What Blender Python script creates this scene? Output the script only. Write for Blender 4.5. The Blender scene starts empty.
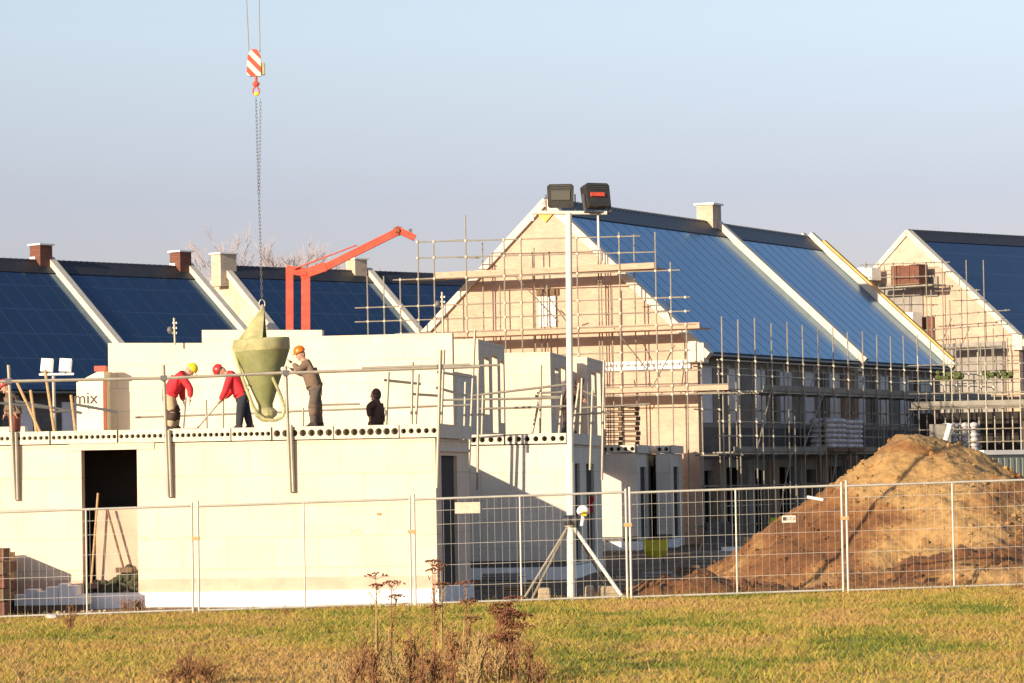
import bpy, bmesh, math, random
import numpy as np
from mathutils import Vector, Matrix
random.seed(7); rng = np.random.default_rng(7)
C = bpy.context.scene.collection
scene = bpy.context.scene
R = math.radians
# ------------------------------------------------------------------ camera
F = 3600.0; HOR = 139.5; ROLL = 0.017; EZ = 2.2
th = math.atan(HOR / F)
fw = Vector((0, math.cos(th), math.sin(th))); u0 = Vector((0, -math.sin(th), math.cos(th))); r0 = Vector((1, 0, 0))
rt = r0 * math.cos(ROLL) - u0 * math.sin(ROLL); up = u0 * math.cos(ROLL) + r0 * math.sin(ROLL)
EYE = Vector((0, 0, EZ))
def P(px, py, Y):
    d = rt * (px - 512) + up * (341.5 - py) + fw * F
    return EYE + d * (Y / d.y)
cam = bpy.data.cameras.new('camera'); camo = bpy.data.objects.new('camera', cam); C.objects.link(camo)
camo.matrix_world = Matrix(((rt.x, up.x, -fw.x, 0), (rt.y, up.y, -fw.y, 0), (rt.z, up.z, -fw.z, EZ), (0, 0, 0, 1)))
cam.sensor_fit = 'HORIZONTAL'; cam.sensor_width = 36; cam.lens = F / 1024 * 36; cam.clip_start = 0.5; cam.clip_end = 5000
scene.camera = camo
# ------------------------------------------------------------------ light
SA, SE = R(41), R(15.5)
w = bpy.data.worlds.new('World'); scene.world = w; w.use_nodes = True
nt = w.node_tree; bg = nt.nodes['Background']; sky = nt.nodes.new('ShaderNodeTexSky'); sky.sky_type = 'NISHITA'; sky.sun_disc = False
sky.sun_elevation = SE; sky.sun_rotation = R(180) + SA; sky.dust_density = .6; sky.air_density = 1.0; sky.ozone_density = 3.5
nt.links.new(sky.outputs[0], bg.inputs[0]); bg.inputs[1].default_value = 0.102
hs = nt.nodes.new('ShaderNodeMix'); hs.data_type = 'RGBA'; hs.blend_type = 'MULTIPLY'; hs.inputs[0].default_value = 1; 
tcw = nt.nodes.new('ShaderNodeTexCoord'); sxw = nt.nodes.new('ShaderNodeSeparateXYZ'); nt.links.new(tcw.outputs['Generated'], sxw.inputs[0])
crw = nt.nodes.new('ShaderNodeValToRGB'); nt.links.new(sxw.outputs[2], crw.inputs[0]); ew = crw.color_ramp.elements
K = .46
ew[0].position = .05; ew[0].color = (.90 * K, .66 * K, .72 * K, 1); ew[1].position = .65; ew[1].color = (1.40 * K, 1.05 * K, .9 * K, 1); q = ew.new(.28); q.color = (2.1 * K, 1.55 * K, 1.25 * K, 1)
q = ew.new(.078); q.color = (.98 * K, .70 * K, .74 * K, 1); q = ew.new(.125); q.color = (1.45 * K, 1.02 * K, .88 * K, 1)
gnw = nt.nodes.new('ShaderNodeVectorMath'); gnw.operation = 'SCALE'; gnw.inputs['Scale'].default_value = 1 / K; nt.links.new(crw.outputs[0], gnw.inputs[0]); nt.links.new(gnw.outputs[0], hs.inputs[7])
nt.links.new(sky.outputs[0], hs.inputs[6]); nt.links.new(hs.outputs[2], bg.inputs[0])
sun = bpy.data.lights.new('sun', 'SUN'); sun.energy = 4.6; sun.angle = R(0.55); sun.color = (1.0, .83, .60)
so = bpy.data.objects.new('sun', sun); C.objects.link(so)
sd = Vector((-math.sin(SA) * math.cos(SE), -math.cos(SA) * math.cos(SE), math.sin(SE)))
so.rotation_euler = sd.to_track_quat('Z', 'Y').to_euler(); so.location = (-30, -20, 60)
scene.view_settings.view_transform = 'Standard'; scene.view_settings.look = 'None'
scene.view_settings.exposure = 0.78; scene.view_settings.gamma = 1; scene.view_settings.use_curve_mapping = False
try:
    scene.cycles.use_denoising = True; scene.cycles.max_bounces = 6
except Exception: pass
# ------------------------------------------------------------------ materials
MATS = {}
def mat(name, col, rough=.8, metal=0, var=0.0, vscale=3.0, col2=None, bump=0, bscale=20, spec=None, brick=None, mortar=None, stretch=None):
    m = bpy.data.materials.new(name); m.use_nodes = True; MATS[name] = m
    n = m.node_tree.nodes; l = m.node_tree.links; b = n['Principled BSDF']
    b.inputs['Base Color'].default_value = (*col, 1); b.inputs['Roughness'].default_value = rough; b.inputs['Metallic'].default_value = metal
    if spec is not None: b.inputs['Specular IOR Level'].default_value = spec
    tc = n.new('ShaderNodeTexCoord'); src = tc.outputs['Object']
    if stretch:
        mp = n.new('ShaderNodeMapping'); mp.inputs['Scale'].default_value = stretch; l.new(src, mp.inputs[0]); src = mp.outputs[0]
    out = None
    if var or col2:
        nz = n.new('ShaderNodeTexNoise'); nz.inputs['Scale'].default_value = vscale; nz.inputs['Detail'].default_value = 6; nz.inputs['Roughness'].default_value = .62
        l.new(src, nz.inputs['Vector'])
        cr = n.new('ShaderNodeValToRGB'); l.new(nz.outputs[0], cr.inputs[0])
        cr.color_ramp.elements[0].position = .36; cr.color_ramp.elements[1].position = .64
        c2 = col2 or tuple(min(1, c * (1 + var)) for c in col)
        c1 = col if col2 else tuple(c * (1 - var) for c in col)
        cr.color_ramp.elements[0].color = (*c1, 1); cr.color_ramp.elements[1].color = (*c2, 1)
        out = cr.outputs[0]
    if brick:
        bt = n.new('ShaderNodeTexBrick'); uv = tc.outputs['UV']
        l.new(uv, bt.inputs['Vector']); bt.inputs['Scale'].default_value = 1
        bt.inputs['Brick Width'].default_value = brick[0]; bt.inputs['Row Height'].default_value = brick[1]; bt.inputs['Mortar Size'].default_value = brick[2]
        bt.inputs['Mortar Smooth'].default_value = .3
        v = brick[3]
        bt.inputs['Color1'].default_value = (1 - v, 1 - v, 1 - v, 1); bt.inputs['Color2'].default_value = (1, 1, 1, 1)
        mc = mortar or .8; bt.inputs['Mortar'].default_value = (mc, mc, mc * .97, 1)
        mx = n.new('ShaderNodeMix'); mx.data_type = 'RGBA'; mx.blend_type = 'MULTIPLY'; mx.inputs[0].default_value = 1
        if out: l.new(out, mx.inputs[6])
        else: mx.inputs[6].default_value = (*col, 1)
        l.new(bt.outputs[0], mx.inputs[7]); out = mx.outputs[2]
    if out: l.new(out, b.inputs['Base Color'])
    if bump:
        n2 = n.new('ShaderNodeTexNoise'); n2.inputs['Scale'].default_value = bscale; n2.inputs['Detail'].default_value = 5; l.new(src, n2.inputs['Vector'])
        bp = n.new('ShaderNodeBump'); bp.inputs['Strength'].default_value = bump; bp.inputs['Distance'].default_value = .05
        l.new(n2.outputs[0], bp.inputs['Height']); l.new(bp.outputs[0], b.inputs['Normal'])
    return m
block = mat('block', (.72, .59, .44), .9, var=.06, vscale=1.6, bump=.1, brick=(.9, .6, .012, .05), mortar=.74)
blockg = mat('block_grey', (.66, .60, .50), .9, var=.06, vscale=1.5, bump=.1, brick=(.9, .6, .014, .05), mortar=.8)
slabm = mat('slab_concrete', (.62, .57, .47), .9, var=.16, vscale=6, bump=.2)
plinthm = mat('white_insulation', (.84, .82, .78), .8, var=.04, vscale=5)
pinkm = mat('damp_band', (.60, .41, .31), .9, var=.1)
brickt = mat('tan_brick', (.52, .38, .285), .9, var=.10, vscale=1.1, bump=.1, brick=(.22, .065, .008, .16), mortar=.85)
brickc = mat('cream_brick', (.54, .44, .335), .9, var=.12, vscale=2.0, brick=(.3, .12, .012, .2), mortar=.8)
brickr = mat('red_brick', (.17, .068, .045), .9, var=.15, vscale=6, brick=(.22, .065, .01, .3), mortar=.9)
brickg = mat('grey_brick', (.13, .13, .135), .9, var=.12, vscale=1.5, brick=(.5, .2, .02, .3), mortar=.8)
silverm = mat('foil_insulation', (.55, .46, .32), .6, metal=0, var=.25, vscale=1.6, bump=.5, bscale=5)
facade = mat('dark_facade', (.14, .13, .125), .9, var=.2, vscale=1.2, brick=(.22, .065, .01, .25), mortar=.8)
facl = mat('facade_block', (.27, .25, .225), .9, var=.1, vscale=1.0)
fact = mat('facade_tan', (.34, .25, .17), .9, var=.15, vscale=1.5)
board = mat('window_board', (.72, .73, .76), .6, var=.06)
whitep = mat('white_paint', (.80, .79, .74), .5, var=.05, vscale=4)
verge = mat('verge_zinc', (.56, .51, .42), .6, var=.08)
ridgem = mat('ridge_tile', (.022, .022, .026), .5, var=.2)
dark = mat('dark_void', (.035, .03, .026), .95)  # near-black colour standing in for unlit depth
steel = mat('galvanised', (.30, .27, .215), .5, metal=.35, var=.12, vscale=3)
steeld = mat('steel_dark', (.12, .12, .12), .5, metal=.5, var=.1)
steelw = mat('white_mast', (.62, .60, .53), .45, var=.06, vscale=3)
fencem = mat('fence_zinc', (.46, .44, .385), .5, metal=.3, var=.08, vscale=3)
plank = mat('scaffold_board', (.46, .31, .22), .85, var=.15, vscale=2, stretch=(.6, 4, 8))
plankg = mat('weathered_board', (.26, .24, .20), .9, var=.15, vscale=2)
wood = mat('wood', (.42, .27, .13), .8, var=.2, vscale=6, stretch=(1, 1, 5))
wooddk = mat('pallet_wood', (.16, .10, .06), .9, var=.2, vscale=6)
redp = mat('red_paint', (.55, .07, .035), .6, var=.22, vscale=4)
rust = mat('rust', (.28, .07, .03), .7, var=.15)
skipm = mat('skip_green', (.20, .205, .08), .7, var=.16, vscale=4, bump=.12, bscale=8)
skipl = mat('skip_light', (.34, .32, .15), .7, var=.25, vscale=3)
lampm = mat('lamp_housing', (.035, .033, .03), .4, var=.2, vscale=8)
lampg = mat('lamp_glass', (.10, .10, .09), .15)
orange = mat('orange_sheet', (.72, .36, .06), .6, var=.1)
skin = mat('skin', (.48, .26, .17), .6)
redj = mat('red_jacket', (.56, .018, .03), .8, var=.12, vscale=9)
brownj = mat('brown_sweater', (.15, .10, .068), .9, var=.15, vscale=9)
blackj = mat('black_coat', (.075, .042, .03), .9, var=.2, vscale=9)
beiget = mat('beige_trousers', (.46, .34, .20), .9, var=.1)
jeans = mat('dark_jeans', (.022, .026, .04), .9, var=.2)
greyt = mat('grey_trousers', (.095, .073, .06), .9, var=.15)
bootm = mat('boot', (.03, .022, .016), .8)
ylh = mat('yellow_helmet', (.80, .60, .02), .35); rdh = mat('red_helmet', (.62, .03, .03), .35); orh = mat('orange_helmet', (.75, .15, .005), .35)
glove = mat('glove', (.03, .03, .035), .8)
plastic = mat('bag_plastic', (.50, .49, .49), .35, var=.25, vscale=5, bump=.6, bscale=6)
yellowg = mat('tub_yellow', (.62, .55, .03), .5, var=.12, vscale=5)
contm = mat('container_green', (.27, .30, .25), .6, var=.1, vscale=2)
creams = mat('silo_cream', (.74, .66, .44), .5, var=.06)
ink = mat('ink', (.05, .045, .05), .7)
weed = mat('dry_weed', (.22, .105, .045), .95, var=.35, vscale=9)
weedh = mat('dry_umbel', (.17, .065, .03), .95, var=.35, vscale=25)
strawm = mat('straw', (.36, .24, .10), .95, var=.25, vscale=9)
bark = mat('bare_twigs', (.40, .35, .36), .95, var=.1)
greenn = mat('green_net', (.09, .11, .03), .9, var=.35, vscale=9)
stone = mat('ballast_block', (.38, .30, .20), .95, var=.2, vscale=5, bump=.5, bscale=12)
signm = mat('sign_plate', (.72, .66, .55), .6, var=.05); signp = mat('sign_pink', (.66, .46, .36), .6, var=.12, vscale=12)

def solar(name, base, rough, ior=2.3):
    m = mat(name, base, rough); n = m.node_tree.nodes; l = m.node_tree.links; b = n['Principled BSDF']
    tc = n.new('ShaderNodeTexCoord'); sx = n.new('ShaderNodeSeparateXYZ'); l.new(tc.outputs['UV'], sx.inputs[0])
    def line(o, per, wd):
        a = n.new('ShaderNodeMath'); a.operation = 'MULTIPLY'; l.new(o, a.inputs[0]); a.inputs[1].default_value = 1 / per
        f = n.new('ShaderNodeMath'); f.operation = 'FRACT'; l.new(a.outputs[0], f.inputs[0])
        g = n.new('ShaderNodeMath'); g.operation = 'LESS_THAN'; l.new(f.outputs[0], g.inputs[0]); g.inputs[1].default_value = wd / per
        return g.outputs[0], a.outputs[0]
    lx, ax = line(sx.outputs[0], 1.0, .07); ly, ay = line(sx.outputs[1], 1.72, .05)
    fx = n.new('ShaderNodeMath'); fx.operation = 'FLOOR'; l.new(ax, fx.inputs[0]); fy = n.new('ShaderNodeMath'); fy.operation = 'FLOOR'; l.new(ay, fy.inputs[0])
    cb = n.new('ShaderNodeCombineXYZ'); l.new(fx.outputs[0], cb.inputs[0]); l.new(fy.outputs[0], cb.inputs[1])
    wn = n.new('ShaderNodeTexWhiteNoise'); l.new(cb.outputs[0], wn.inputs[0])
    m1 = n.new('ShaderNodeMix'); m1.data_type = 'RGBA'; l.new(wn.outputs[0], m1.inputs[0])
    m1.inputs[6].default_value = (*[c * .9 for c in base], 1); m1.inputs[7].default_value = (*[c * 1.1 for c in base], 1)
    m2 = n.new('ShaderNodeMix'); m2.data_type = 'RGBA'; l.new(ly, m2.inputs[0]); l.new(m1.outputs[2], m2.inputs[6]); m2.inputs[7].default_value = (.03, .05, .09, 1)
    m3 = n.new('ShaderNodeMix'); m3.data_type = 'RGBA'; l.new(lx, m3.inputs[0]); l.new(m2.outputs[2], m3.inputs[6]); m3.inputs[7].default_value = (.005, .006, .01, 1)
    l.new(m3.outputs[2], b.inputs['Base Color'])
    rr = n.new('ShaderNodeMath'); rr.operation = 'MULTIPLY_ADD'; l.new(lx, rr.inputs[0]); rr.inputs[1].default_value = .6; rr.inputs[2].default_value = rough; l.new(rr.outputs[0], b.inputs['Roughness'])
    nz = n.new('ShaderNodeTexNoise'); nz.inputs['Scale'].default_value = .7; l.new(tc.outputs['UV'], nz.inputs[0])
    ad = n.new('ShaderNodeMath'); ad.operation = 'MULTIPLY_ADD'; l.new(wn.outputs[0], ad.inputs[0]); ad.inputs[1].default_value = .15; l.new(nz.outputs[0], ad.inputs[2])
    bp = n.new('ShaderNodeBump'); bp.inputs['Strength'].default_value = .12; bp.inputs['Distance'].default_value = .05; l.new(ad.outputs[0], bp.inputs['Height']); l.new(bp.outputs[0], b.inputs['Normal'])
    b.inputs['Specular Tint'].default_value = (.38, .70, 1, 1); b.inputs['IOR'].default_value = ior
    return m
solarm = solar('solar_panel', (.006, .014, .038), .15)
solar_sheen = solar('solar_panel_sheen', (.018, .045, .085), .15, 3.2)  # same panels, bluer and more reflective to carry the sky sheen
# ------------------------------------------------------------------ mesh helper
def rootloc(o):
    while o.parent: o = o.parent
    return o.location
class MB:
    def __init__(s, M=None): s.v = []; s.f = []; s.uv = []; s.M = M or Matrix()
    def face(s, pts, uvs=None):
        i = len(s.v); s.v += [s.M @ Vector(p) for p in pts]; s.f.append(list(range(i, i + len(pts)))); s.uv.append(uvs or [(0, 0)] * len(pts))
    def box(s, a, b, M=None):
        x0, y0, z0 = a; x1, y1, z1 = b
        if x0 > x1: x0, x1 = x1, x0
        if y0 > y1: y0, y1 = y1, y0
        if z0 > z1: z0, z1 = z1, z0
        T = (lambda p: M @ Vector(p)) if M else (lambda p: p)
        c = [(x0, y0, z0), (x1, y0, z0), (x1, y1, z0), (x0, y1, z0), (x0, y0, z1), (x1, y0, z1), (x1, y1, z1), (x0, y1, z1)]
        for q, ax in (((0, 1, 5, 4), 1), ((1, 2, 6, 5), 0), ((2, 3, 7, 6), 1), ((3, 0, 4, 7), 0), ((4, 5, 6, 7), 2), ((3, 2, 1, 0), 2)):
            uv = [((c[i][1], c[i][2]) if ax == 0 else (c[i][0], c[i][2]) if ax == 1 else (c[i][0], c[i][1])) for i in q]
            s.face([T(c[i]) for i in q], uv)
        return s
    def tube(s, p, q, r, n=8, r2=None, cap=True):
        p = Vector(p); q = Vector(q); d = q - p
        if d.length < 1e-6: return s
        r2 = r if r2 is None else r2
        z = d.normalized(); x = z.orthogonal().normalized(); y = z.cross(x)
        A = [p + (x * math.cos(t) + y * math.sin(t)) * r for t in [2 * math.pi * k / n for k in range(n)]]
        B = [q + (x * math.cos(t) + y * math.sin(t)) * r2 for t in [2 * math.pi * k / n for k in range(n)]]
        for k in range(n): s.face([A[k], A[(k + 1) % n], B[(k + 1) % n], B[k]])
        if cap: s.face(A[::-1]); s.face(B)
        return s
    def path(s, pts, r, n=8):
        for a, b in zip(pts, pts[1:]): s.tube(a, b, r, n)
        return s
    def lathe(s, prof, n=24, M=None, c0=0, c1=2 * math.pi):
        T = (lambda p: M @ Vector(p)) if M else (lambda p: Vector(p))
        for k in range(n):
            a0 = c0 + (c1 - c0) * k / n; a1 = c0 + (c1 - c0) * (k + 1) / n
            for (r1, z1), (r2, z2) in zip(prof, prof[1:]):
                pts = [T((r1 * math.cos(a0), r1 * math.sin(a0), z1)), T((r1 * math.cos(a1), r1 * math.sin(a1), z1)), T((r2 * math.cos(a1), r2 * math.sin(a1), z2)), T((r2 * math.cos(a0), r2 * math.sin(a0), z2))]
                if r1 < 1e-6: pts = [pts[0], pts[2], pts[3]]
                elif r2 < 1e-6: pts = pts[:3]
                s.face(pts)
        return s
    def ell(s, c, r, n=10, m=7, M=None):
        T = M or Matrix(); c = Vector(c)
        pr = [(math.sin(math.pi * j / m), -math.cos(math.pi * j / m)) for j in range(m + 1)]
        for k in range(n):
            a0 = 2 * math.pi * k / n; a1 = 2 * math.pi * (k + 1) / n
            for (r1, z1), (r2, z2) in zip(pr, pr[1:]):
                g = lambda rr, a, z: c + T @ Vector((rr * math.cos(a) * r[0], rr * math.sin(a) * r[1], z * r[2]))
                pts = [g(r1, a0, z1), g(r1, a1, z1), g(r2, a1, z2), g(r2, a0, z2)]
                if r1 < 1e-6: pts = [pts[0], pts[2], pts[3]]
                elif r2 < 1e-6: pts = pts[:3]
                s.face(pts)
        return s
    def wall(s, p0, ud, nd, L, z0, z1, t, ops=()):
        """wall with real openings; p0 start, ud along, nd into the wall (thickness t)"""
        p0 = Vector(p0); ud = Vector(ud); nd = Vector(nd)
        us = sorted({0, L} | {min(max(x, 0), L) for o in ops for x in o[:2]}); zs = sorted({z0, z1} | {min(max(x, z0), z1) for o in ops for x in o[2:]})
        full = lambda i, j: 0 <= i < len(us) - 1 and 0 <= j < len(zs) - 1 and not any(o[0] - 1e-6 <= us[i] and us[i + 1] <= o[1] + 1e-6 and o[2] - 1e-6 <= zs[j] and zs[j + 1] <= o[3] + 1e-6 for o in ops)
        g = lambda u, d, z: p0 + ud * u + nd * d + Vector((0, 0, z))
        for i in range(len(us) - 1):
            for j in range(len(zs) - 1):
                if not full(i, j): continue
                a, b, c, e = us[i], us[i + 1], zs[j], zs[j + 1]
                uv = [(a, c), (b, c), (b, e), (a, e)]
                s.face([g(a, 0, c), g(b, 0, c), g(b, 0, e), g(a, 0, e)], uv); s.face([g(b, t, c), g(a, t, c), g(a, t, e), g(b, t, e)], uv)
                if not full(i - 1, j): s.face([g(a, t, c), g(a, 0, c), g(a, 0, e), g(a, t, e)], [(0, c), (t, c), (t, e), (0, e)])
                if not full(i + 1, j): s.face([g(b, 0, c), g(b, t, c), g(b, t, e), g(b, 0, e)], [(0, c), (t, c), (t, e), (0, e)])
                if not full(i, j - 1): s.face([g(a, t, c), g(b, t, c), g(b, 0, c), g(a, 0, c)], [(a, 0), (b, 0), (b, t), (a, t)])
                if not full(i, j + 1): s.face([g(a, 0, e), g(b, 0, e), g(b, t, e), g(a, t, e)], [(a, 0), (b, 0), (b, t), (a, t)])
        return s
    def prism(s, pts, p0, ud, wd, nd, t):
        p0 = Vector(p0); ud = Vector(ud); wd = Vector(wd); nd = Vector(nd)
        A = [p0 + ud * a + wd * b for a, b in pts]; B = [p + nd * t for p in A]; n = len(pts)
        s.face(A, list(pts)); s.face(B[::-1], list(pts)[::-1])
        for k in range(n):
            j = (k + 1) % n; L = (A[j] - A[k]).length
            s.face([A[k], B[k], B[j], A[j]], [(0, 0), (0, t), (L, t), (L, 0)])
        return s
    def build(s, name, m, parent=None, loc=None, smooth=False):
        o0 = rootloc(parent) if parent else (Vector(loc) if loc is not None else Vector((0, 0, 0)))
        me = bpy.data.meshes.new(name); me.from_pydata([tuple(v - o0) for v in s.v], [], s.f)
        uvl = me.uv_layers.new(name='UVMap'); flat = [c for f in s.uv for p in f for c in p]; uvl.data.foreach_set('uv', flat)
        bm = bmesh.new(); bm.from_mesh(me); bmesh.ops.remove_doubles(bm, verts=bm.verts, dist=1e-5); bmesh.ops.recalc_face_normals(bm, faces=bm.faces); bm.to_mesh(me); bm.free()
        if smooth:
            me.polygons.foreach_set('use_smooth', [True] * len(me.polygons))
        me.materials.append(m)
        o = bpy.data.objects.new(name, me); C.objects.link(o)
        if parent: o.parent = parent
        else: o.location = o0
        return o
def tag(o, label=None, cat=None, group=None, kind=None):
    for k, v in (('label', label), ('category', cat), ('group', group), ('kind', kind)):
        if v: o[k] = v
    return o
def thing(name, loc, label, cat, group=None):
    o = bpy.data.objects.new(name, None); o.empty_display_size = .3; C.objects.link(o); o.location = loc
    return tag(o, label, cat, group)
def copy_tree(o, parent=None):
    c = o.copy(); C.objects.link(c); c.parent = parent
    for ch in list(o.children): copy_tree(ch, c)
    return c
def frame(O, ang):   # local x = right (v), local y = depth (u)
    c, s_ = math.cos(ang), math.sin(ang)
    return Matrix(((c, s_, 0, O[0]), (-s_, c, 0, O[1]), (0, 0, 1, 0), (0, 0, 0, 1)))
def hollow_end(mb, x0, x1, z0, z1, y, sp, r, depth=.35, n=12, ztop=None):
    """hollow-core end face looking towards -y, round cores"""
    N = max(1, int(round((x1 - x0) / sp))); cw = (x1 - x0) / N; zc = (z0 + z1) / 2
    for k in range(N):
        xa = x0 + k * cw; xb = xa + cw; xc = (xa + xb) / 2
        ring = [(xc + r * math.cos(2 * math.pi * (i + .5) / n), zc + r * math.sin(2 * math.pi * (i + .5) / n)) for i in range(n)]
        def sq(i):
            a = 2 * math.pi * (i + .5) / n; dx, dz = math.cos(a), math.sin(a)
            t = min((cw / 2) / abs(dx) if abs(dx) > 1e-6 else 9, ((z1 - z0) / 2) / abs(dz) if abs(dz) > 1e-6 else 9)
            return (xc + dx * t, zc + dz * t)
        sqp = [sq(i) for i in range(n)]
        for i in range(n):
            j = (i + 1) % n
            mid = []
            a0 = sqp[i]; a1 = sqp[j]
            if abs(a0[0] - a1[0]) > 1e-5 and abs(a0[1] - a1[1]) > 1e-5:
                mid = [(xb if (a0[0] + a1[0]) / 2 > xc else xa, z1 if (a0[1] + a1[1]) / 2 > zc else z0)]
            poly = [ring[i], a0] + mid + [a1, ring[j]]
            mb.face([(p[0], y, p[1]) for p in poly])
            mb.face([(ring[i][0], y, ring[i][1]), (ring[j][0], y, ring[j][1]), (ring[j][0], y + depth, ring[j][1]), (ring[i][0], y + depth, ring[i][1])])
        mb.face([(p[0], y + depth, p[1]) for p in ring])

# ------------------------------------------------------------------ ground
def fz(x): return .08 + .0142 * x
def sm(a, b, x): t = min(1, max(0, (x - a) / (b - a))); return t * t * (3 - 2 * t)
from mathutils import noise as MN
GZ = -.15
def gz(x, y):
    field = fz(max(-40, min(40, x)))
    k = sm(62.4, 65.5, y)
    n = MN.noise(Vector((x * .35, y * .35, 0))) * .05 * k
    return field * (1 - k) + GZ * k + n
def ground_mat():
    m = mat('ground_soil', (.2, .12, .06), .95); n = m.node_tree.nodes; l = m.node_tree.links; b = n['Principled BSDF']
    tc = n.new('ShaderNodeTexCoord'); nz = n.new('ShaderNodeTexNoise'); nz.inputs['Scale'].default_value = .5; nz.inputs['Detail'].default_value = 9; nz.inputs['Roughness'].default_value = .7; l.new(tc.outputs['Object'], nz.inputs[0])
    cr = n.new('ShaderNodeValToRGB'); l.new(nz.outputs[0], cr.inputs[0]); e = cr.color_ramp.elements
    e[0].position = .35; e[0].color = (.06, .036, .02, 1); e[1].position = .65; e[1].color = (.20, .115, .055, 1)
    l.new(cr.outputs[0], b.inputs['Base Color'])
    n2 = n.new('ShaderNodeTexNoise'); n2.inputs['Scale'].default_value = 6; n2.inputs['Detail'].default_value = 6; l.new(tc.outputs['Object'], n2.inputs[0])
    bp = n.new('ShaderNodeBump'); bp.inputs['Strength'].default_value = .8; bp.inputs['Distance'].default_value = .08; l.new(n2.outputs[0], bp.inputs['Height']); l.new(bp.outputs[0], b.inputs['Normal'])
    return m
def grid_obj(name, xs, ys, zf, m):
    vs = [(x, y, zf(x, y)) for y in ys for x in xs]; nx = len(xs)
    fs = [(j * nx + i, j * nx + i + 1, (j + 1) * nx + i + 1, (j + 1) * nx + i) for j in range(len(ys) - 1) for i in range(nx - 1)]
    me = bpy.data.meshes.new(name); me.from_pydata(vs, [], fs); me.polygons.foreach_set('use_smooth', [True] * len(fs)); me.materials.append(m)
    o = bpy.data.objects.new(name, me); C.objects.link(o); return o
xs = [-2500, -800, -300, -120, -60] + [-40 + i for i in range(81)] + [60, 120, 300, 800, 2500]
ys = [-200, -50, 0, 20, 34, 50, 58] + [60 + .5 * i for i in range(16)] + [68 + 2 * i for i in range(60)] + [200, 300, 600, 1200, 3500]
tag(grid_obj('ground', xs, ys, lambda x, y: gz(x, y), ground_mat()), kind='structure')
def field_mat():
    m = mat('field_turf', (.1, .1, .03), .95); n = m.node_tree.nodes; l = m.node_tree.links; b = n['Principled BSDF']
    tc = n.new('ShaderNodeTexCoord'); nz = n.new('ShaderNodeTexNoise'); nz.inputs['Scale'].default_value = 1.2; nz.inputs['Detail'].default_value = 9; nz.inputs['Roughness'].default_value = .75; l.new(tc.outputs['Object'], nz.inputs[0])
    cr = n.new('ShaderNodeValToRGB'); l.new(nz.outputs[0], cr.inputs[0]); e = cr.color_ramp.elements
    e[0].position = .38; e[0].color = (.17, .16, .03, 1); e[1].position = .6; e[1].color = (.33, .21, .06, 1)
    l.new(cr.outputs[0], b.inputs['Base Color']); return m
ysf = [-190, -50, 0, 20, 30, 40, 50, 56, 60, 62.35]
tag(grid_obj('field', [-200, -40] + [-38 + 2 * i for i in range(39)] + [40, 200], ysf, lambda x, y: fz(max(-40, min(40, x))) + .012, field_mat()), kind='structure')
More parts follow.
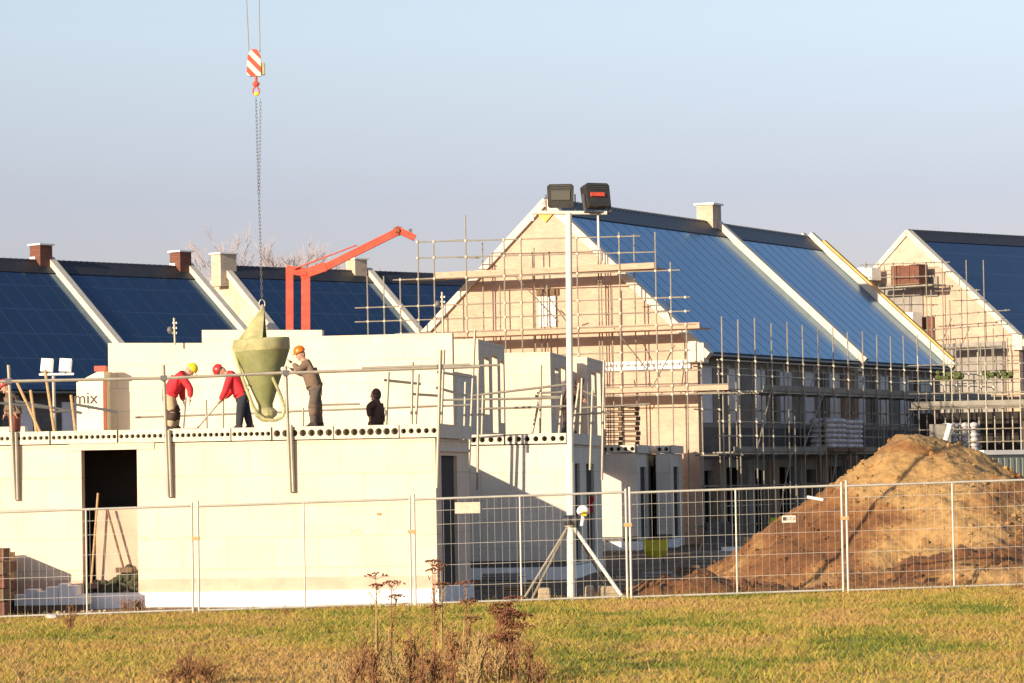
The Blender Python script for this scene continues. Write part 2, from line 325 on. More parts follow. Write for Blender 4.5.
# grass blades (one stuff object)
def grass():
    N = 350000
    Y = 34 + (62.5 - 34) * rng.random(N) ** .9; hw = Y * .1422 + 5.0; X = (rng.random(N) * 2 - 1) * hw
    # clumping
    def vnoise(x, y, s, seed):
        r = np.random.default_rng(seed); G = r.random((256, 256)); x = x * s + 500; y = y * s + 500
        xi = np.floor(x).astype(int); yi = np.floor(y).astype(int); fx = x - xi; fy = y - yi; fx = fx * fx * (3 - 2 * fx); fy = fy * fy * (3 - 2 * fy)
        g = lambda a, b: G[a % 256, b % 256]
        return (g(xi, yi) * (1 - fx) + g(xi + 1, yi) * fx) * (1 - fy) + (g(xi, yi + 1) * (1 - fx) + g(xi + 1, yi + 1) * fx) * fy
    c = vnoise(X, Y * .45, .45, 1) * .34 + vnoise(X, Y * .5, 1.3, 2) * .34 + vnoise(X, Y * .7, 3.5, 3) * .28
    c += .005
    c += .22 * np.exp(-((X + .95) / 1.5) ** 2) * np.clip((52 - Y) / 10, 0, 1) + .16 * np.exp(-((X + 3.4) / 2.2) ** 2) * np.clip((56 - Y) / 10, 0, 1)
    H = (.022 + .055 * rng.random(N) ** 2) * (.55 + 1.1 * vnoise(X, Y, 2.2, 5)); tall = rng.random(N) < .012; H = np.where(tall, H + .09, H)
    edge = np.clip(1 - np.abs(Y - 62.2) / .8, 0, 1); H = H * (1 + .6 * edge)
    a = rng.random(N) * math.pi * 2; W = .005 + .008 * rng.random(N); W = np.where(tall, .005, W)
    lx = (rng.random(N) - .5) * H * 2.4; ly = (rng.random(N) - .5) * H * 2.4
    Z = .085 + .0142 * X
    v = np.empty((N, 3, 3)); dx = np.cos(a) * W; dy = np.sin(a) * W
    v[:, 0] = np.stack([X - dx, Y - dy, Z], 1); v[:, 1] = np.stack([X + dx, Y + dy, Z], 1); v[:, 2] = np.stack([X + lx, Y + ly, Z + H], 1)
    me = bpy.data.meshes.new('grass'); me.vertices.add(3 * N); me.vertices.foreach_set('co', v.reshape(-1))
    me.loops.add(3 * N); me.loops.foreach_set('vertex_index', np.arange(3 * N, dtype=np.int32)); me.polygons.add(N)
    me.polygons.foreach_set('loop_start', np.arange(0, 3 * N, 3, dtype=np.int32)); me.polygons.foreach_set('loop_total', np.full(N, 3, dtype=np.int32)); me.update()
    at = me.attributes.new('tone', 'FLOAT', 'POINT'); val = np.clip(c + (rng.random(N) - .5) * .34 + tall * .3, 0, 1); at.data.foreach_set('value', np.repeat(val, 3).astype(np.float32))
    m = mat('grass_blades', (.1, .1, .03), .8); n = m.node_tree.nodes; l = m.node_tree.links; b = n['Principled BSDF']
    an = n.new('ShaderNodeAttribute'); an.attribute_name = 'tone'; cr = n.new('ShaderNodeValToRGB'); l.new(an.outputs['Fac'], cr.inputs[0]); e = cr.color_ramp.elements
    e[0].position = .22; e[0].color = (.085, .13, .018, 1); e[1].position = .9; e[1].color = (.38, .235, .095, 1)
    q = e.new(.38); q.color = (.23, .225, .035, 1); q = e.new(.50); q.color = (.37, .285, .06, 1); q = e.new(.64); q.color = (.37, .235, .075, 1)
    l.new(cr.outputs[0], b.inputs['Base Color']); b.inputs['Specular IOR Level'].default_value = .2
    me.materials.append(m); o = bpy.data.objects.new('grass', me); C.objects.link(o)
    tag(o, 'short green and brown meadow grass in front of the site fence', 'grass', kind='stuff')
grass()

# ------------------------------------------------------------------ front block building
AF = math.atan(485 / 3600)
c1 = P(435, 430, 69.2); F1 = frame((c1.x, c1.y), AF)
FX = F1.to_3x3() @ Vector((1, 0, 0)); FY = F1.to_3x3() @ Vector((0, 1, 0))
def f1(p):  # world -> F1 local
    return F1.inverted() @ Vector(p)
ST = 3.32
X1, Y1, Z = Vector((1, 0, 0)), Vector((0, 1, 0)), Vector((0, 0, 1))
h1 = thing('unfinished_house', F1 @ Vector((-6, 2, GZ)), 'low sunlit white block house with tall dark doorway, nearest the fence', 'house', 'unfinished white block houses')
def mbf(): return MB(F1)
m = mbf(); m.wall((-14, 0, 0), X1, Y1, 14, .42, 3.05, .25, [(14 - 6.98, 14 - 5.87, .2, 2.94)]); m.build('front_wall', block, h1)
m = mbf(); m.wall((-14, -.012, 0), X1, Y1, 14, .16, .42, .262, [(14 - 6.98, 14 - 5.87, 0, 1)]); m.build('damp_course_band', pinkm, h1)
m = mbf(); m.box((-14, -.06, -.4), (.03, .3, .16)); m.box((-.2, .3, -.4), (.05, 4.4, .16)); m.build('plinth', plinthm, h1)
m = mbf(); m.wall((0, .25, 0), Y1, -X1, 4.15, .16, 3.05, .25, [(.45, 2.5, .16, 2.72)]); m.build('side_wall', block, h1)
m = mbf(); m.box((-7.22, -.02, 2.94), (-5.52, .1, 3.09)); m.build('lintel', block, h1)
m = mbf(); m.box((-14, 4.15, -.2), (-3.35, 4.4, 3.05)); m.box((-3.35, 4.15, -.2), (-.25, 4.4, 3.05)); m.build('back_wall', blockg, h1)
m = mbf(); m.box((-14, 4.4, -.2), (-3.35, 23.6, 3.05)); m.build('rear_wall', block, h1)
m = mbf(); m.box((-6.80, .30, .1), (-5.4, .40, 1.80)); m.build('partition', mat('door_panel', (.48, .35, .26), .8, var=.08), h1)
m = mbf(); m.box((-8, 1.6, .1), (-4.5, 1.7, 3.0)); m.build('shade_backing', dark, h1)  # near-black backing paints the unlit room behind the doorway
m = mbf(); m.box((-.11, .72, .165), (-.07, 2.74, 2.715)); m.build('door_shade', dark, h1)  # dark sheet fills the side doorway in place of interior shade
m = mbf(); m.box((-14, .25, -.1), (-.3, 4.1, .14)); m.build('ground_floor', slabm, h1)
# hollow slabs
segs = [(-14, -7.6, .112, .040), (-7.57, -6.25, .11, .041), (-6.22, -4.0, .112, .042), (-3.98, -3.2, .115, .043), (-3.17, -1.98, .168, .068), (-1.96, -.70, .168, .068), (-.68, .06, .14, .052)]
for a, b, sp, r in segs:
    m = mbf(); hollow_end(m, a, b, 3.08, 3.31, -.05, sp, r); m.box((a, .35, 3.075), (b, 4.4, 3.315)); m.box((a, -.047, 3.31), (b, .35, ST)); m.box((a, -.047, 3.07), (b, .35, 3.08)); m.build('hollow_core_slab', slabm, h1)
m = mbf(); m.box((-14, 4.4, 3.08), (-3.2, 24, ST)); m.build('floor_slab', slabm, h1)
m = mbf(); m.box((-.0, .1, 3.06), (.07, 4.3, 3.33)); m.box((-.0, .12, 2.8), (.045, 4.3, 2.86)); m.build('edge_beam', blockg, h1)
# upper party wall of the next bay
FI = F1.inverted()
def pl1(px, py, yl):
    o = FI @ EYE; d = (FI @ P(px, py, 90)) - o; return o + d * ((yl - o.y) / d.y)
YW = f1(P(452, 333, 93.2)).y
def upper_profile(px, py, D): return pl1(px, py, YW)
D1 = 93.2
qa = upper_profile(108, 343, D1); qb = upper_profile(202, 343, D1); qc = upper_profile(322, 335, D1); qd = upper_profile(452, 333, D1)
zz = lambda px, py: pl1(px, py, YW).z
b0 = qd.y
m = mbf(); m.prism([(qa.x, ST), (qd.x, ST), (qd.x, zz(452, 333)), (qc.x, zz(322, 336)), (qc.x, zz(322, 330)), (qb.x, zz(202, 330)), (qb.x, zz(202, 343)), (qa.x, zz(108, 343))], (0, b0, 0), X1, Z, Y1, .3); m.build('upper_party_wall', block, h1)
m = mbf()
for px0, px1, pt in ((454, 461, 360), (463, 475, 362)):
    k0 = (998 - 452) / (998 - px0) - 1; k1 = (998 - 452) / (998 - px1) - 1
    m.box((qd.x - .25, b0 + .32 + k0 * 93, ST - .1), (qd.x, b0 + .32 + k1 * 93 * .98, ST + 1.75))
m.build('pier', blockg, h1)
# houses behind, stepping away
def upper_house(px, D, toppy, left_px, L, label, low=True):
    q = f1(P(px, toppy, D)); ql = f1(P(left_px, toppy, D)); zt = P(px, toppy, D).z
    t = thing('unfinished_house', F1 @ Vector((q.x - 2, q.y + 2, GZ)), label, 'house', 'unfinished white block houses')
    m = mbf(); m.wall((ql.x, q.y, 0), X1, Y1, q.x - ql.x, -.2, zt, .25); m.build('party_wall', block, t)
    z0 = ST + .75
    ops = [(.9, 1.75, z0, zt - .45), (2.45, 3.5, z0 - .5, zt - .35), (4.1, 4.75, z0 - .2, zt - .45), (1.0, 2.0, .2, 2.5), (3.2, 4.4, .2, 2.5)]
    m = mbf(); m.wall((q.x, q.y + .25, 0), Y1, -X1, L - .25, -.2, zt, .2, ops); m.build('facade_wall', block, t)
    m = mbf(); m.box((ql.x, q.y + .26, 3.08), (q.x - .21, q.y + L - .1, 3.3)); m.build('floor_slab', slabm, t)
    m = mbf(); m.box((ql.x, q.y + L - .05, -.2), (q.x - .22, q.y + L + .15, zt - .3)); m.build('back_party_wall', block, t)
    return t
upper_house(478, 98.6, 339, 440, 5.3, 'upper block walls with window openings just right of the long sunlit upper wall')
upper_house(550, 109, 352, 498, 5.2, 'roofless white block house with two window openings left of the tall light mast')
upper_house(587, 114.6, 357, 560, 5.2, 'roofless white block house with window openings right behind the tall light mast')
# low block boxes (b2, b3, b4)
def low_block(px, pxl, D, L, ops, label, sp, r, wallm, front_ops=()):
    q = f1(P(px, 430, D)); ql = f1(P(pxl, 430, D)); W = q.x - ql.x
    t = thing('unfinished_house', F1 @ Vector((q.x - 1, q.y + 1, GZ)), label, 'house', 'unfinished white block houses')
    M = F1 @ Matrix.Translation((q.x, q.y, 0))
    m = MB(M); m.wall((-W, 0, 0), X1, Y1, W, .3, 3.05, .25); m.build('front_wall', wallm, t)
    m = MB(M); m.box((-W, .02, .0), (-.02, .27, .3)); m.build('damp_course_band', facade, t)
    m = MB(M); m.wall((0, .25, 0), Y1, -X1, L - .25, .16, 3.05, .25, ops); m.build('side_wall', wallm, t)
    for o_ in ops: MB(M).box((-.11, .25 + o_[0], o_[2]), (-.07, .25 + o_[1], o_[3])).build('door_shade', dark, t)  # dark sheets fill the doorways in place of interior shade
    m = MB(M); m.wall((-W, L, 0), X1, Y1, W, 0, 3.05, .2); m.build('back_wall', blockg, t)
    m = MB(M); m.box((-W + .3, .5, .2), (-.62, L - .3, 3.0)); m.build('shade_backing', dark, t)  # near-black filling painted as the unlit interior
    m = MB(M); m.box((-W, -.05, -.35), (.05, .24, .14)); m.box((-.3, .24, -.35), (.05, L, .14)); m.build('plinth', plinthm, t)
    n = max(1, round(W / 1.25)); cw = W / n
    for k in range(n):
        a = -W + k * cw
        m = MB(M); hollow_end(m, a + .02, a + cw - .02, 3.08, 3.31, -.04, sp, r); m.box((a + .02, .31, 3.075), (a + cw - .02, L, 3.315)); m.box((a + .02, -.037, 3.31), (a + cw - .02, .31, ST)); m.build('hollow_core_slab', slabm, t)
    m = MB(M); m.box((0.0, .1, 3.06), (.07, L, 3.33)); m.build('edge_beam', blockg, t)
    return t
low_block(567, 440, 85.7, 7.1, [(1.2, 2.2, .2, 2.6), (3.6, 5.3, .2, 2.6)], 'shaded grey block extension with round core slab left of the tall mast', .205, .066, blockg)
low_block(636, 600, 119, 7.6, [(.9, 3.0, .2, 2.6), (4.6, 6.2, .2, 2.6)], 'small low block extension with stacked pallets on its slab', .24, .07, blockg)
low_block(670, 655, 122.6, 4.4, [(.8, 2.8, .2, 2.6)], 'low block extension with dark doorway against the scaffolded gable', .24, .07, blockg)
# hollow front wall strip of rubble plinth mortar
# ------------------------------------------------------------------ pipes helper (pixel pairs at depth)
def pipe_thing(name, D, label, cat, posts, rails, r=.024, mt=steel, group=None, mtr=None, loc_px=None):
    lp = loc_px or posts[0]
    base = P(lp[0], lp[3] if len(lp) > 3 else 430, D)
    t = thing(name, base, label, cat, group)
    for q in posts:
        D0 = q[4] if len(q) > 4 else D
        MB().tube(P(q[0], q[1], D0), P(q[2], q[3], D0), r).build('post', mt, t)
    for q in rails:
        D0 = q[4] if len(q) > 4 else D; D2 = q[5] if len(q) > 5 else D0
        MB().tube(P(q[0], q[1], D0), P(q[2], q[3], D2), r * .9).build('rail', mtr or mt, t)
    return t
def base_y(px, D, z=ST):  # pixel row of height z at depth D
    a = P(px, 300, D); b = P(px, 500, D); return 300 + (a.z - z) / (a.z - b.z) * 200
g1 = pipe_thing('edge_guardrail', 70.0, 'steel tube guardrail along the front edge of the worker slab', 'guardrail', [(440.5, 350, 437, 488, 69.0)], [], r=.034)
F1W = lambda px, py, yl: F1 @ pl1(px, py, yl)
for q in ((8.5, 365, 15.5, 500), (163.5, 365, 168.5, 497), (285.5, 366, 290.5, 492), (16.2, 432, 18, 500), (169, 430, 171.5, 497), (291, 425, 293.5, 492)): MB().tube(F1W(q[0], q[1], -.09), F1W(q[2], q[3], -.05), .034).build('post', steel, g1)
for q in ((-20, 382, 165, 378), (160, 378.5, 290, 372.5), (286, 373, 480, 366.5), (362, 368.5, 470, 365)): MB().tube(F1W(q[0], q[1], -.15), F1W(q[2], q[3], -.15), .031).build('rail', steel, g1)
for q in ((8.5, 381), (163.8, 378), (286, 373), (440, 367)):
    p = F1W(q[0], q[1], -.14); MB().box(p - Vector((.06, .05, .05)), p + Vector((.06, .05, .05))).build('coupler', steeld, g1)
pipe_thing('rear_guardrail', 84, 'thin far guardrail running low behind the concrete pouring workers', 'guardrail',
    [(206, 400, 207, base_y(207, 84) + 1), (223, 398, 223, base_y(223, 84)), (303, 408, 303, base_y(303, 84))],
    [(135, 417.5, 290, 412, 84), (290, 411.5, 470, 405, 84), (320, 405, 360, 404, 84)], r=.028)
# props cluster around x 385..500
pipe_thing('brace_posts', 71.5, 'cluster of braced steel posts beside the hooded worker', 'scaffold frame',
    [(388.5, 372, 386, base_y(386, 71.5)), (412.5, 362, 411.5, base_y(411, 71.5)), (418.5, 374, 415.5, base_y(415, 71.5)), (444, 350, 441, 430, 71.5)],
    [(384, 380, 421, 384, 71.5), (412, 394, 442, 396, 71.5), (437, 372, 473, 377, 71.5), (436, 387.5, 467, 396, 71.5)], r=.03, mtr=steeld)
pipe_thing('slab_scaffold', 84.6, 'tall steel scaffold poles standing at the left of the shaded grey extension', 'scaffold frame',
    [(475, 330, 468, 488), (478.5, 360, 477.5, 490), (465.5, 382, 463, 488), (483, 395, 482, 434)],
    [(450, 366.5, 500, 365, 84.6), (470, 396, 570, 384, 84.6), (440, 400, 560, 398, 84.6), (478, 409, 570, 406, 86, 86)], r=.032)
pipe_thing('slab_scaffold', 86.2, 'steel scaffold poles and rails on the round core slab beside the mast', 'scaffold frame',
    [(541, 365, 540, 434), (540, 396, 532, 434), (562, 395, 559, 434), (579, 383, 573, 434), (582, 378, 580, 434), (592.5, 390, 590, 470), (604, 360, 602, 480)],
    [(537, 393, 562, 392), (583, 391, 596, 396), (535, 396, 560, 397), (580, 408, 650, 404), (570, 414, 610, 413)], r=.030, mtr=steel)
# left cluster
pipe_thing('slab_prop', 76, 'slanting timber coloured poles leaning at the left end of the slab', 'prop',
    [(16, 380, 42, base_y(42, 76)), (30.5, 390, 37, base_y(37, 76)), (45, 370, 55, base_y(55, 76)), (71, 395, 76, base_y(76, 76))],
    [(0, 403, 50, 408), (15, 401, 82, 413), (73, 404, 117, 412), (50, 412, 66, 411)], r=.032, mt=wood, mtr=steeld)
# low wall piece left behind
m = MB(F1); q0 = f1(P(-40, 425, 80)); q1 = f1(P(27, 425, 80)); m.box((q0.x, q0.y, ST), (q1.x, q0.y + .25, P(0, 427, 80).z + .0)); tag(m.build('block_parapet', block, loc=F1 @ Vector((q1.x, q0.y, ST))), 'short sunlit low block wall on the slab at the far left edge', 'wall')

# twin site floodlight on T pole (left)
def twin_light():
    D = 82
    t = thing('site_floodlight', P(54, base_y(54, D), D), 'twin white floodlights on a T pole in front of the dark left roof', 'floodlight')
    MB().tube(P(53.5, 376, D), P(55, base_y(55, D), D), .04).build('pole', steel, t)
    MB().box(P(39, 375.5, D), P(74, 373, D + .08)).build('crossbar', whitep, t)
    for x in (41, 59.5):
        a = P(x, 359, D + .1); b = P(x + 12, 372, D + .1)
        mb = MB(); T = Matrix.Translation((a + b) / 2) @ Matrix.Rotation(R(4), 4, 'Y') @ Matrix.Rotation(R(-15), 4, 'X')
        hw = (b.x - a.x) / 2; hh = (a.z - b.z) / 2
        mb.box((-hw, -.06, -hh), (hw, .1, hh), T); l = mb.build('lamp_head', whitep, t)
        MB().box((-hw + .02, -.075, -hh + .03), (hw - .02, -.06, hh - .02), T).build('lens', signm, l)
        MB().tube((a + b) / 2 - Vector((0, 0, hh)), P(x + 6, 374, D), .02).build('bracket', steeld, t)
twin_light()
# mortar silo with lettering
def txt(s, size, M, m, name, parent, ext=.004):
    cu = bpy.data.curves.new('t', 'FONT'); cu.body = s; cu.size = size; cu.extrude = ext; cu.align_x = 'CENTER'; cu.align_y = 'CENTER'
    ob = bpy.data.objects.new('t', cu); C.objects.link(ob); dg = bpy.context.evaluated_depsgraph_get(); me = bpy.data.meshes.new_from_object(ob.evaluated_get(dg))
    bpy.data.objects.remove(ob); me.transform(M); me.transform(Matrix.Translation(-rootloc(parent))); me.materials.clear(); me.materials.append(m)
    o = bpy.data.objects.new(name, me); C.objects.link(o); o.parent = parent; return o
def silo():
    D = 93.75; a = P(77, 430, D); b = P(104.5, 382, D)
    t = thing('mortar_silo', Vector(((a.x + b.x) / 2, D + .8, GZ)), 'cream mortar silo with mix lettering and peaked top behind the slab', 'silo')
    M = frame((a.x, D), AF); W = b.x - a.x
    m = MB(M); m.box((0, 0, .9), (W, 1.5, b.z)); m.build('tank', creams, t)
    m = MB(M); m.prism([(0, b.z), (W, b.z), (W, b.z + .28), (W * .8, b.z + .28)], (0, .02, 0), X1, Z, Y1, 1.4); m.build('top_hood', creams, t)
    for x, y in ((.05, .05), (W - .05, .05), (.05, 1.4), (W - .05, 1.4)): MB(M).tube((x, y, GZ), (x, y, .95), .05).build('leg', steeld, t)
    Mt = M @ Matrix.Translation((W * .33, -.012, P(86, 398.5, D).z)) @ Matrix.Rotation(R(90), 4, 'X')
    txt('mix', .44, Mt, ink, 'lettering', t)
    Mt = M @ Matrix.Translation((W * .5, -.012, P(90, 407, D).z)) @ Matrix.Rotation(R(90), 4, 'X')
    txt('bv', .16, Mt, ink, 'small_lettering', t)
    MB(M).box((W - .25, -.02, b.z + .28), (W + .05, .3, b.z + .42)).build('top_valve', redp, t)
silo()
tag(MB().box(P(102.8, 381, 90.3), P(107.2, 433, 90.42)).build('rust_post', rust, loc=P(105, 433, 90.3)), 'rust red steel post between the silo and the upper wall', 'post')

# ------------------------------------------------------------------ solar terraces
MR_ = None
def terrace(px, py, D, ang, t0, t1, hw, zr, ze, tz, label, group, gable=None, verge_near=True, verge_far=True, face_m=facl, chim=(), bays=3, detail=True, gable_m=brickt, name='terraced_house', stub=False, M=None):
    global MR_
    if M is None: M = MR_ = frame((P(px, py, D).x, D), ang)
    t = thing(name, M @ Vector((0, (t0 + t1) / 2, tz)), label, 'house', group)
    L = t1 - t0; sl = math.hypot(hw, zr - ze); sx, sz = hw / sl, (zr - ze) / sl
    oh = .28
    # roof slopes (right one visible)
    for sgn in (1, -1):
        mb = MB(M); n = Vector((sgn * sz, 0, sx)); dn = Vector((sgn * sx, 0, -sz)); A = Vector((0, t0, zr)); e = sl + oh
        lo = [A + n * .0, A + Y1 * L, A + Y1 * L + dn * e, A + dn * e]; hi = [p + n * .14 for p in lo]
        mb.face(hi, [(t0, 0), (t1, 0), (t1, e), (t0, e)]); mb.face(lo[::-1])
        for k in range(4): j = (k + 1) % 4; mb.face([lo[k], lo[j], hi[j], hi[k]], [(.01, .01)] * 4)
        rf = mb.build('roof_slope', solar_sheen if M is MR_ else solarm, t)
        mb = MB(M); d0 = .02; d1 = .82    # tile strip below the ridge
        q = [A + n * .145 + dn * d0, A + Y1 * L + n * .145 + dn * d0, A + Y1 * L + n * .145 + dn * d1, A + n * .145 + dn * d1]
        mb.prism([(0, d0), (L, d0), (L, d1), (0, d1)], A + n * .142, Y1, dn, n, .03); mb.build('ridge_flashing', ridgem, rf)
        mb = MB(M); mb.tube(A + dn * (e + .05) + n * .02, A + Y1 * L + dn * (e + .05) + n * .02, .07, 6); mb.build('gutter', steeld, t)
    mb = MB(M); k = 0; y = t0
    while y < t1 - .05:
        mb.tube((0, y, zr + .12), (0, min(t1, y + .36), zr + .12), .13, 8, r2=.11); y += .34
    mb.build('ridge_cap', ridgem, t)
    # verges / copings
    for tt, on in ((t0, verge_near), (t1, verge_far)):
        if not on: continue
        for sgn in (1, -1):
            n = Vector((sgn * sz, 0, sx)); dn = Vector((sgn * sx, 0, -sz))
            yw = .36
            A = Vector((0, tt - (.12 if tt == t0 else 0), zr)) + n * -.06
            mb = MB(M); mb.prism([(0, -.10), (yw, -.10), (yw, sl + .42), (0, sl + .42)], A, Y1, dn, n, .26 if tt == t0 else .46)
            pt = mb.build('verge_board', verge, t)
            if sgn > 0:
                mb = MB(M); p = A + dn * (sl + .2); mb.box(p + Vector((-.5, -.04, -.3)), p + Vector((.12, yw + .04, .4))); mb.build('verge_foot', verge, pt)
    # gable walls
    prof = [(-hw + .1, tz), (hw - .1, tz), (hw - .1, ze + .02), (0, zr - .06), (-hw + .1, ze + .02)]
    mb = MB(M); mb.prism(prof, (0, t0 + .02, 0), X1, Z, Y1, .3); mb.build('gable_wall', gable_m, t)
    mb = MB(M); mb.prism(prof, (0, t1 - .3, 0), X1, Z, Y1, .28); mb.build('rear_gable_wall', gable_m, t)
    # facade
    if detail:
        bw = L / bays; ops = []
        k1 = ze - .55; k0 = ze - 2.6
        for b in range(bays):
            s = b * bw
            ops += [(s + .5, s + 1.7, k0, k1), (s + 2.1, s + 2.6, k0, k1), (s + 3.0, s + 4.3, k0, k1)]
            ops += [(s + .4, s + 1.5, tz + .2, tz + 2.6), (s + 2.2, s + 4.2, tz + .2, tz + 2.7)]
        xw = hw - .35
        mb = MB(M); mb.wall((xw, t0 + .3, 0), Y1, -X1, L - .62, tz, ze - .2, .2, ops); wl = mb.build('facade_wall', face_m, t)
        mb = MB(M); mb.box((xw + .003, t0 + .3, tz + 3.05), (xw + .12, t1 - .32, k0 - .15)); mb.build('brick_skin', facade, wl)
        for b in range(bays):
            s = t0 + .3 + b * bw
            for (o0, o1) in ((.5, 1.7), (3.0, 4.3)):
                f_ = MB(M).box((xw - .1, s + o0 + .02, k0 + .02), (xw - .04, s + o1 - .02, k1 - .02)).build('window', whitep if (b + int(o0)) % 2 else board, t)
                MB(M).box((xw - .04, s + o0 + .1, k0 + .1), (xw - .03, (2 * s + o0 + o1) / 2 - .05, k1 - .1)).build('pane', board, f_)
            MB(M).box((xw + .003, s + 1.55, tz), (xw + .25, s + 2.15, tz + 2.95)).build('pier', fact, t)
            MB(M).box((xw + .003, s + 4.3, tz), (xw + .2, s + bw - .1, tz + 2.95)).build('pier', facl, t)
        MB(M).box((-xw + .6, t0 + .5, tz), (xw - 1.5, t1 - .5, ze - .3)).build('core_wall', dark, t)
    else:
        MB(M).box((hw - .55, t0 + .3, tz), (hw - .35, t1 - .32, ze - .1)).build('facade_wall', face_m, t)
    MB(M).box((-hw + .35, t0 + .3, tz), (-hw + .55, t1 - .32, ze - .1)).build('back_facade', face_m, t)
    for (tc, cm, sx_, hh) in chim:
        c = MB(M).box((-.35, tc - sx_, zr - .8), (.35, tc + sx_, zr + hh)).build('chimney', cm, t)
        if cm is brickr: MB(M).box((-.36, tc - sx_ - .012, zr + .05), (.0, tc - sx_ - .002, zr + .35)).build('flashing', whitep, c)
        MB(M).box((-.43, tc - sx_ - .08, zr + hh), (.43, tc + sx_ + .08, zr + hh + .07)).build('chimney_cap', whitep, c)
    return t, M
AR = math.atan(.446 / .895)
CR = (546, 204, 130)
zr = P(546, 204, 130).z; ze = zr - 5.45
G = 'houses with solar panel roofs'
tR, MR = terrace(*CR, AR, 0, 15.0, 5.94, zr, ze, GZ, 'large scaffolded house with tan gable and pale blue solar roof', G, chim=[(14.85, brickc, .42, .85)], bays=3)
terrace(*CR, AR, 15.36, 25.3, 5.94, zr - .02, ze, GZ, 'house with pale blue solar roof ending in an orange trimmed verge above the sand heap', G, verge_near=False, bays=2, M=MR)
orm = MB(MR); dn = Vector((5.94, 0, -5.45)).normalized(); nn = Vector((5.45, 0, 5.94)).normalized()
orm.prism([(0, .5), (.3, .5), (.3, 8.25), (0, 8.25)], Vector((0, 25.5, zr)) + nn * .1, Y1, dn, nn, .36)
orm.build('orange_edge', orange, bpy.data.objects['terraced_house.001'])
# gable window, yellow patch, hollow strip on gable
def gpt(px, py, off=0):   # point on central gable plane (front), pixel ray
    d = rt * (px - 512) + up * (341.5 - py) + fw * F; n = MR.to_3x3() @ Y1; o = MR @ Vector((0, off, 0)); k = (o - EYE).dot(n) / d.dot(n)
    return MR.inverted() @ (EYE + d * k)
a = gpt(539.5, 327); b = gpt(555.5, 296)
wf = MB(MR).box((a.x, -.03, a.z), (b.x, .02, b.z)).build('window', whitep, tR)
for k in range(1, 3): MB(MR).box((a.x + (b.x - a.x) * k / 3 - .02, -.05, a.z), (a.x + (b.x - a.x) * k / 3 + .02, -.031, b.z)).build('frame', verge, wf)
a = gpt(537, 296); b = gpt(559, 289); MB(MR).box((a.x, -.06, a.z), (b.x, .02, b.z)).build('lintel', wooddk, tR)
a = gpt(537, 213); b = gpt(555, 222); MB(MR).prism([(a.x, a.z), ((a.x + b.x) / 2, b.z), (b.x, a.z)], (0, -.05, 0), X1, Z, Y1, .06).build('orange_trim', orange, tR)
a = gpt(535, 214); b = gpt(556, 204); 
a = gpt(603, 371); b = gpt(691, 362)
mb = MB(MR); hollow_end(mb, a.x, b.x, a.z, a.z + .3, -.08, .24, .085, .07); mb.build('hollow_slab_edge', whitep, tR)

# left terraces
zl = P(45, 265, 159.5).z; hl = 6.6; dl = 5.7
ZG = -.2
AL = R(42)
ML = frame((P(45, 265, 159.5).x, 159.5), AL)
def rpar(M, px):   # ridge parameter t at pixel column
    lo, hi = -40, 60
    for _ in range(50):
        m_ = (lo + hi) / 2; p = M @ Vector((0, m_, zl)); q = 512 + F * (p.x / p.y)
        if q < px: lo = m_
        else: hi = m_
    return lo
tA1 = rpar(ML, 185)
terrace(0, 0, 0, AL, -16, 0, hl, zl, zl - dl, ZG, 'dark blue solar roofed house cut by the left edge of view', G, face_m=brickg, chim=[(-.22, brickr, .35, .85)], bays=3, M=ML, gable_m=brickg)
terrace(0, 0, 0, AL, .36, tA1, hl, zl, zl - dl, ZG, 'dark blue solar roofed house between two brick chimneys with white caps', G, face_m=brickg, verge_near=False, chim=[(tA1 - .22, brickr, .35, .85)], bays=3, M=ML, gable_m=brickg)
pB = P(224, 270, 174); MBm = frame((pB.x, pB.y), R(46)); zb = pB.z
def rparB(px):
    lo, hi = -40, 60
    for _ in range(50):
        m_ = (lo + hi) / 2; p = MBm @ Vector((0, m_, zb)); q = 512 + F * (p.x / p.y)
        if q < px: lo = m_
        else: hi = m_
    return lo
tB1 = rparB(365)
terrace(0, 0, 0, 0, 0, tB1, hl, zb, zb - dl, ZG, 'dark solar roofed house with foil covered gable and cream chimney behind the red boom', G, face_m=brickg, chim=[(.0, brickc, .5, .75), (tB1 - .5, brickc, .4, .75)], bays=3, M=MBm, gable_m=silverm)
terrace(0, 0, 0, 0, tB1 + .36, tB1 + 14, hl, zb, zb - dl, ZG, 'dark solar roofed house partly hidden by the tan gable scaffold', G, face_m=brickg, verge_near=False, bays=3, M=MBm, gable_m=brickt)
# far right house
pD = P(908, 234, 180); MD = frame((pD.x, pD.y), R(46)); zd = pD.z
tD, _ = terrace(0, 0, 0, 0, 0, 16, 6.9, zd, zd - 5.6, 1.2, 'half built house with cream gable and dark solar roof at the right edge', G, face_m=facl, chim=[(14.2, brickr, .35, .8)], bays=3, M=MD, gable_m=brickt)
zt_ = zd - 1.75; xt_ = 1.75 * 6.9 / 5.6 - .12
mb = MB(MD); mb.prism([(-xt_, zt_), (xt_, zt_), (0, zd - .12)], (0, -.045, 0), X1, Z, Y1, .044); mb.build('upper_cladding', brickc, tD)
mb = MB(MD); mb.box((-6.2, -.06, 1.2), (6.0, -.002, zd - 5.6)); mb.build('lower_wall', facl, tD)
mb = MB(MD); mb.prism([(-6.1, zd - 5.5), (.9, zd - 5.5), (.9, zd - 2.4), (-2.7, zd - 2.4)], (0, -.065, 0), X1, Z, Y1, .06); mb.build('gable_shade_patch', facl, tD)  # grey patch laid over the gable as painted shade
mb = MB(MD); mb.box((-1.9, -.12, zd - 4.5), (-.5, -.07, zd - 3.7)); mb.build('opening', dark, tD)
mb = MB(MD); mb.box((-.2, -.1, zd - 5.4), (1.6, -.07, zd - 4.2)); mb.build('brick_patch', brickr, tD)
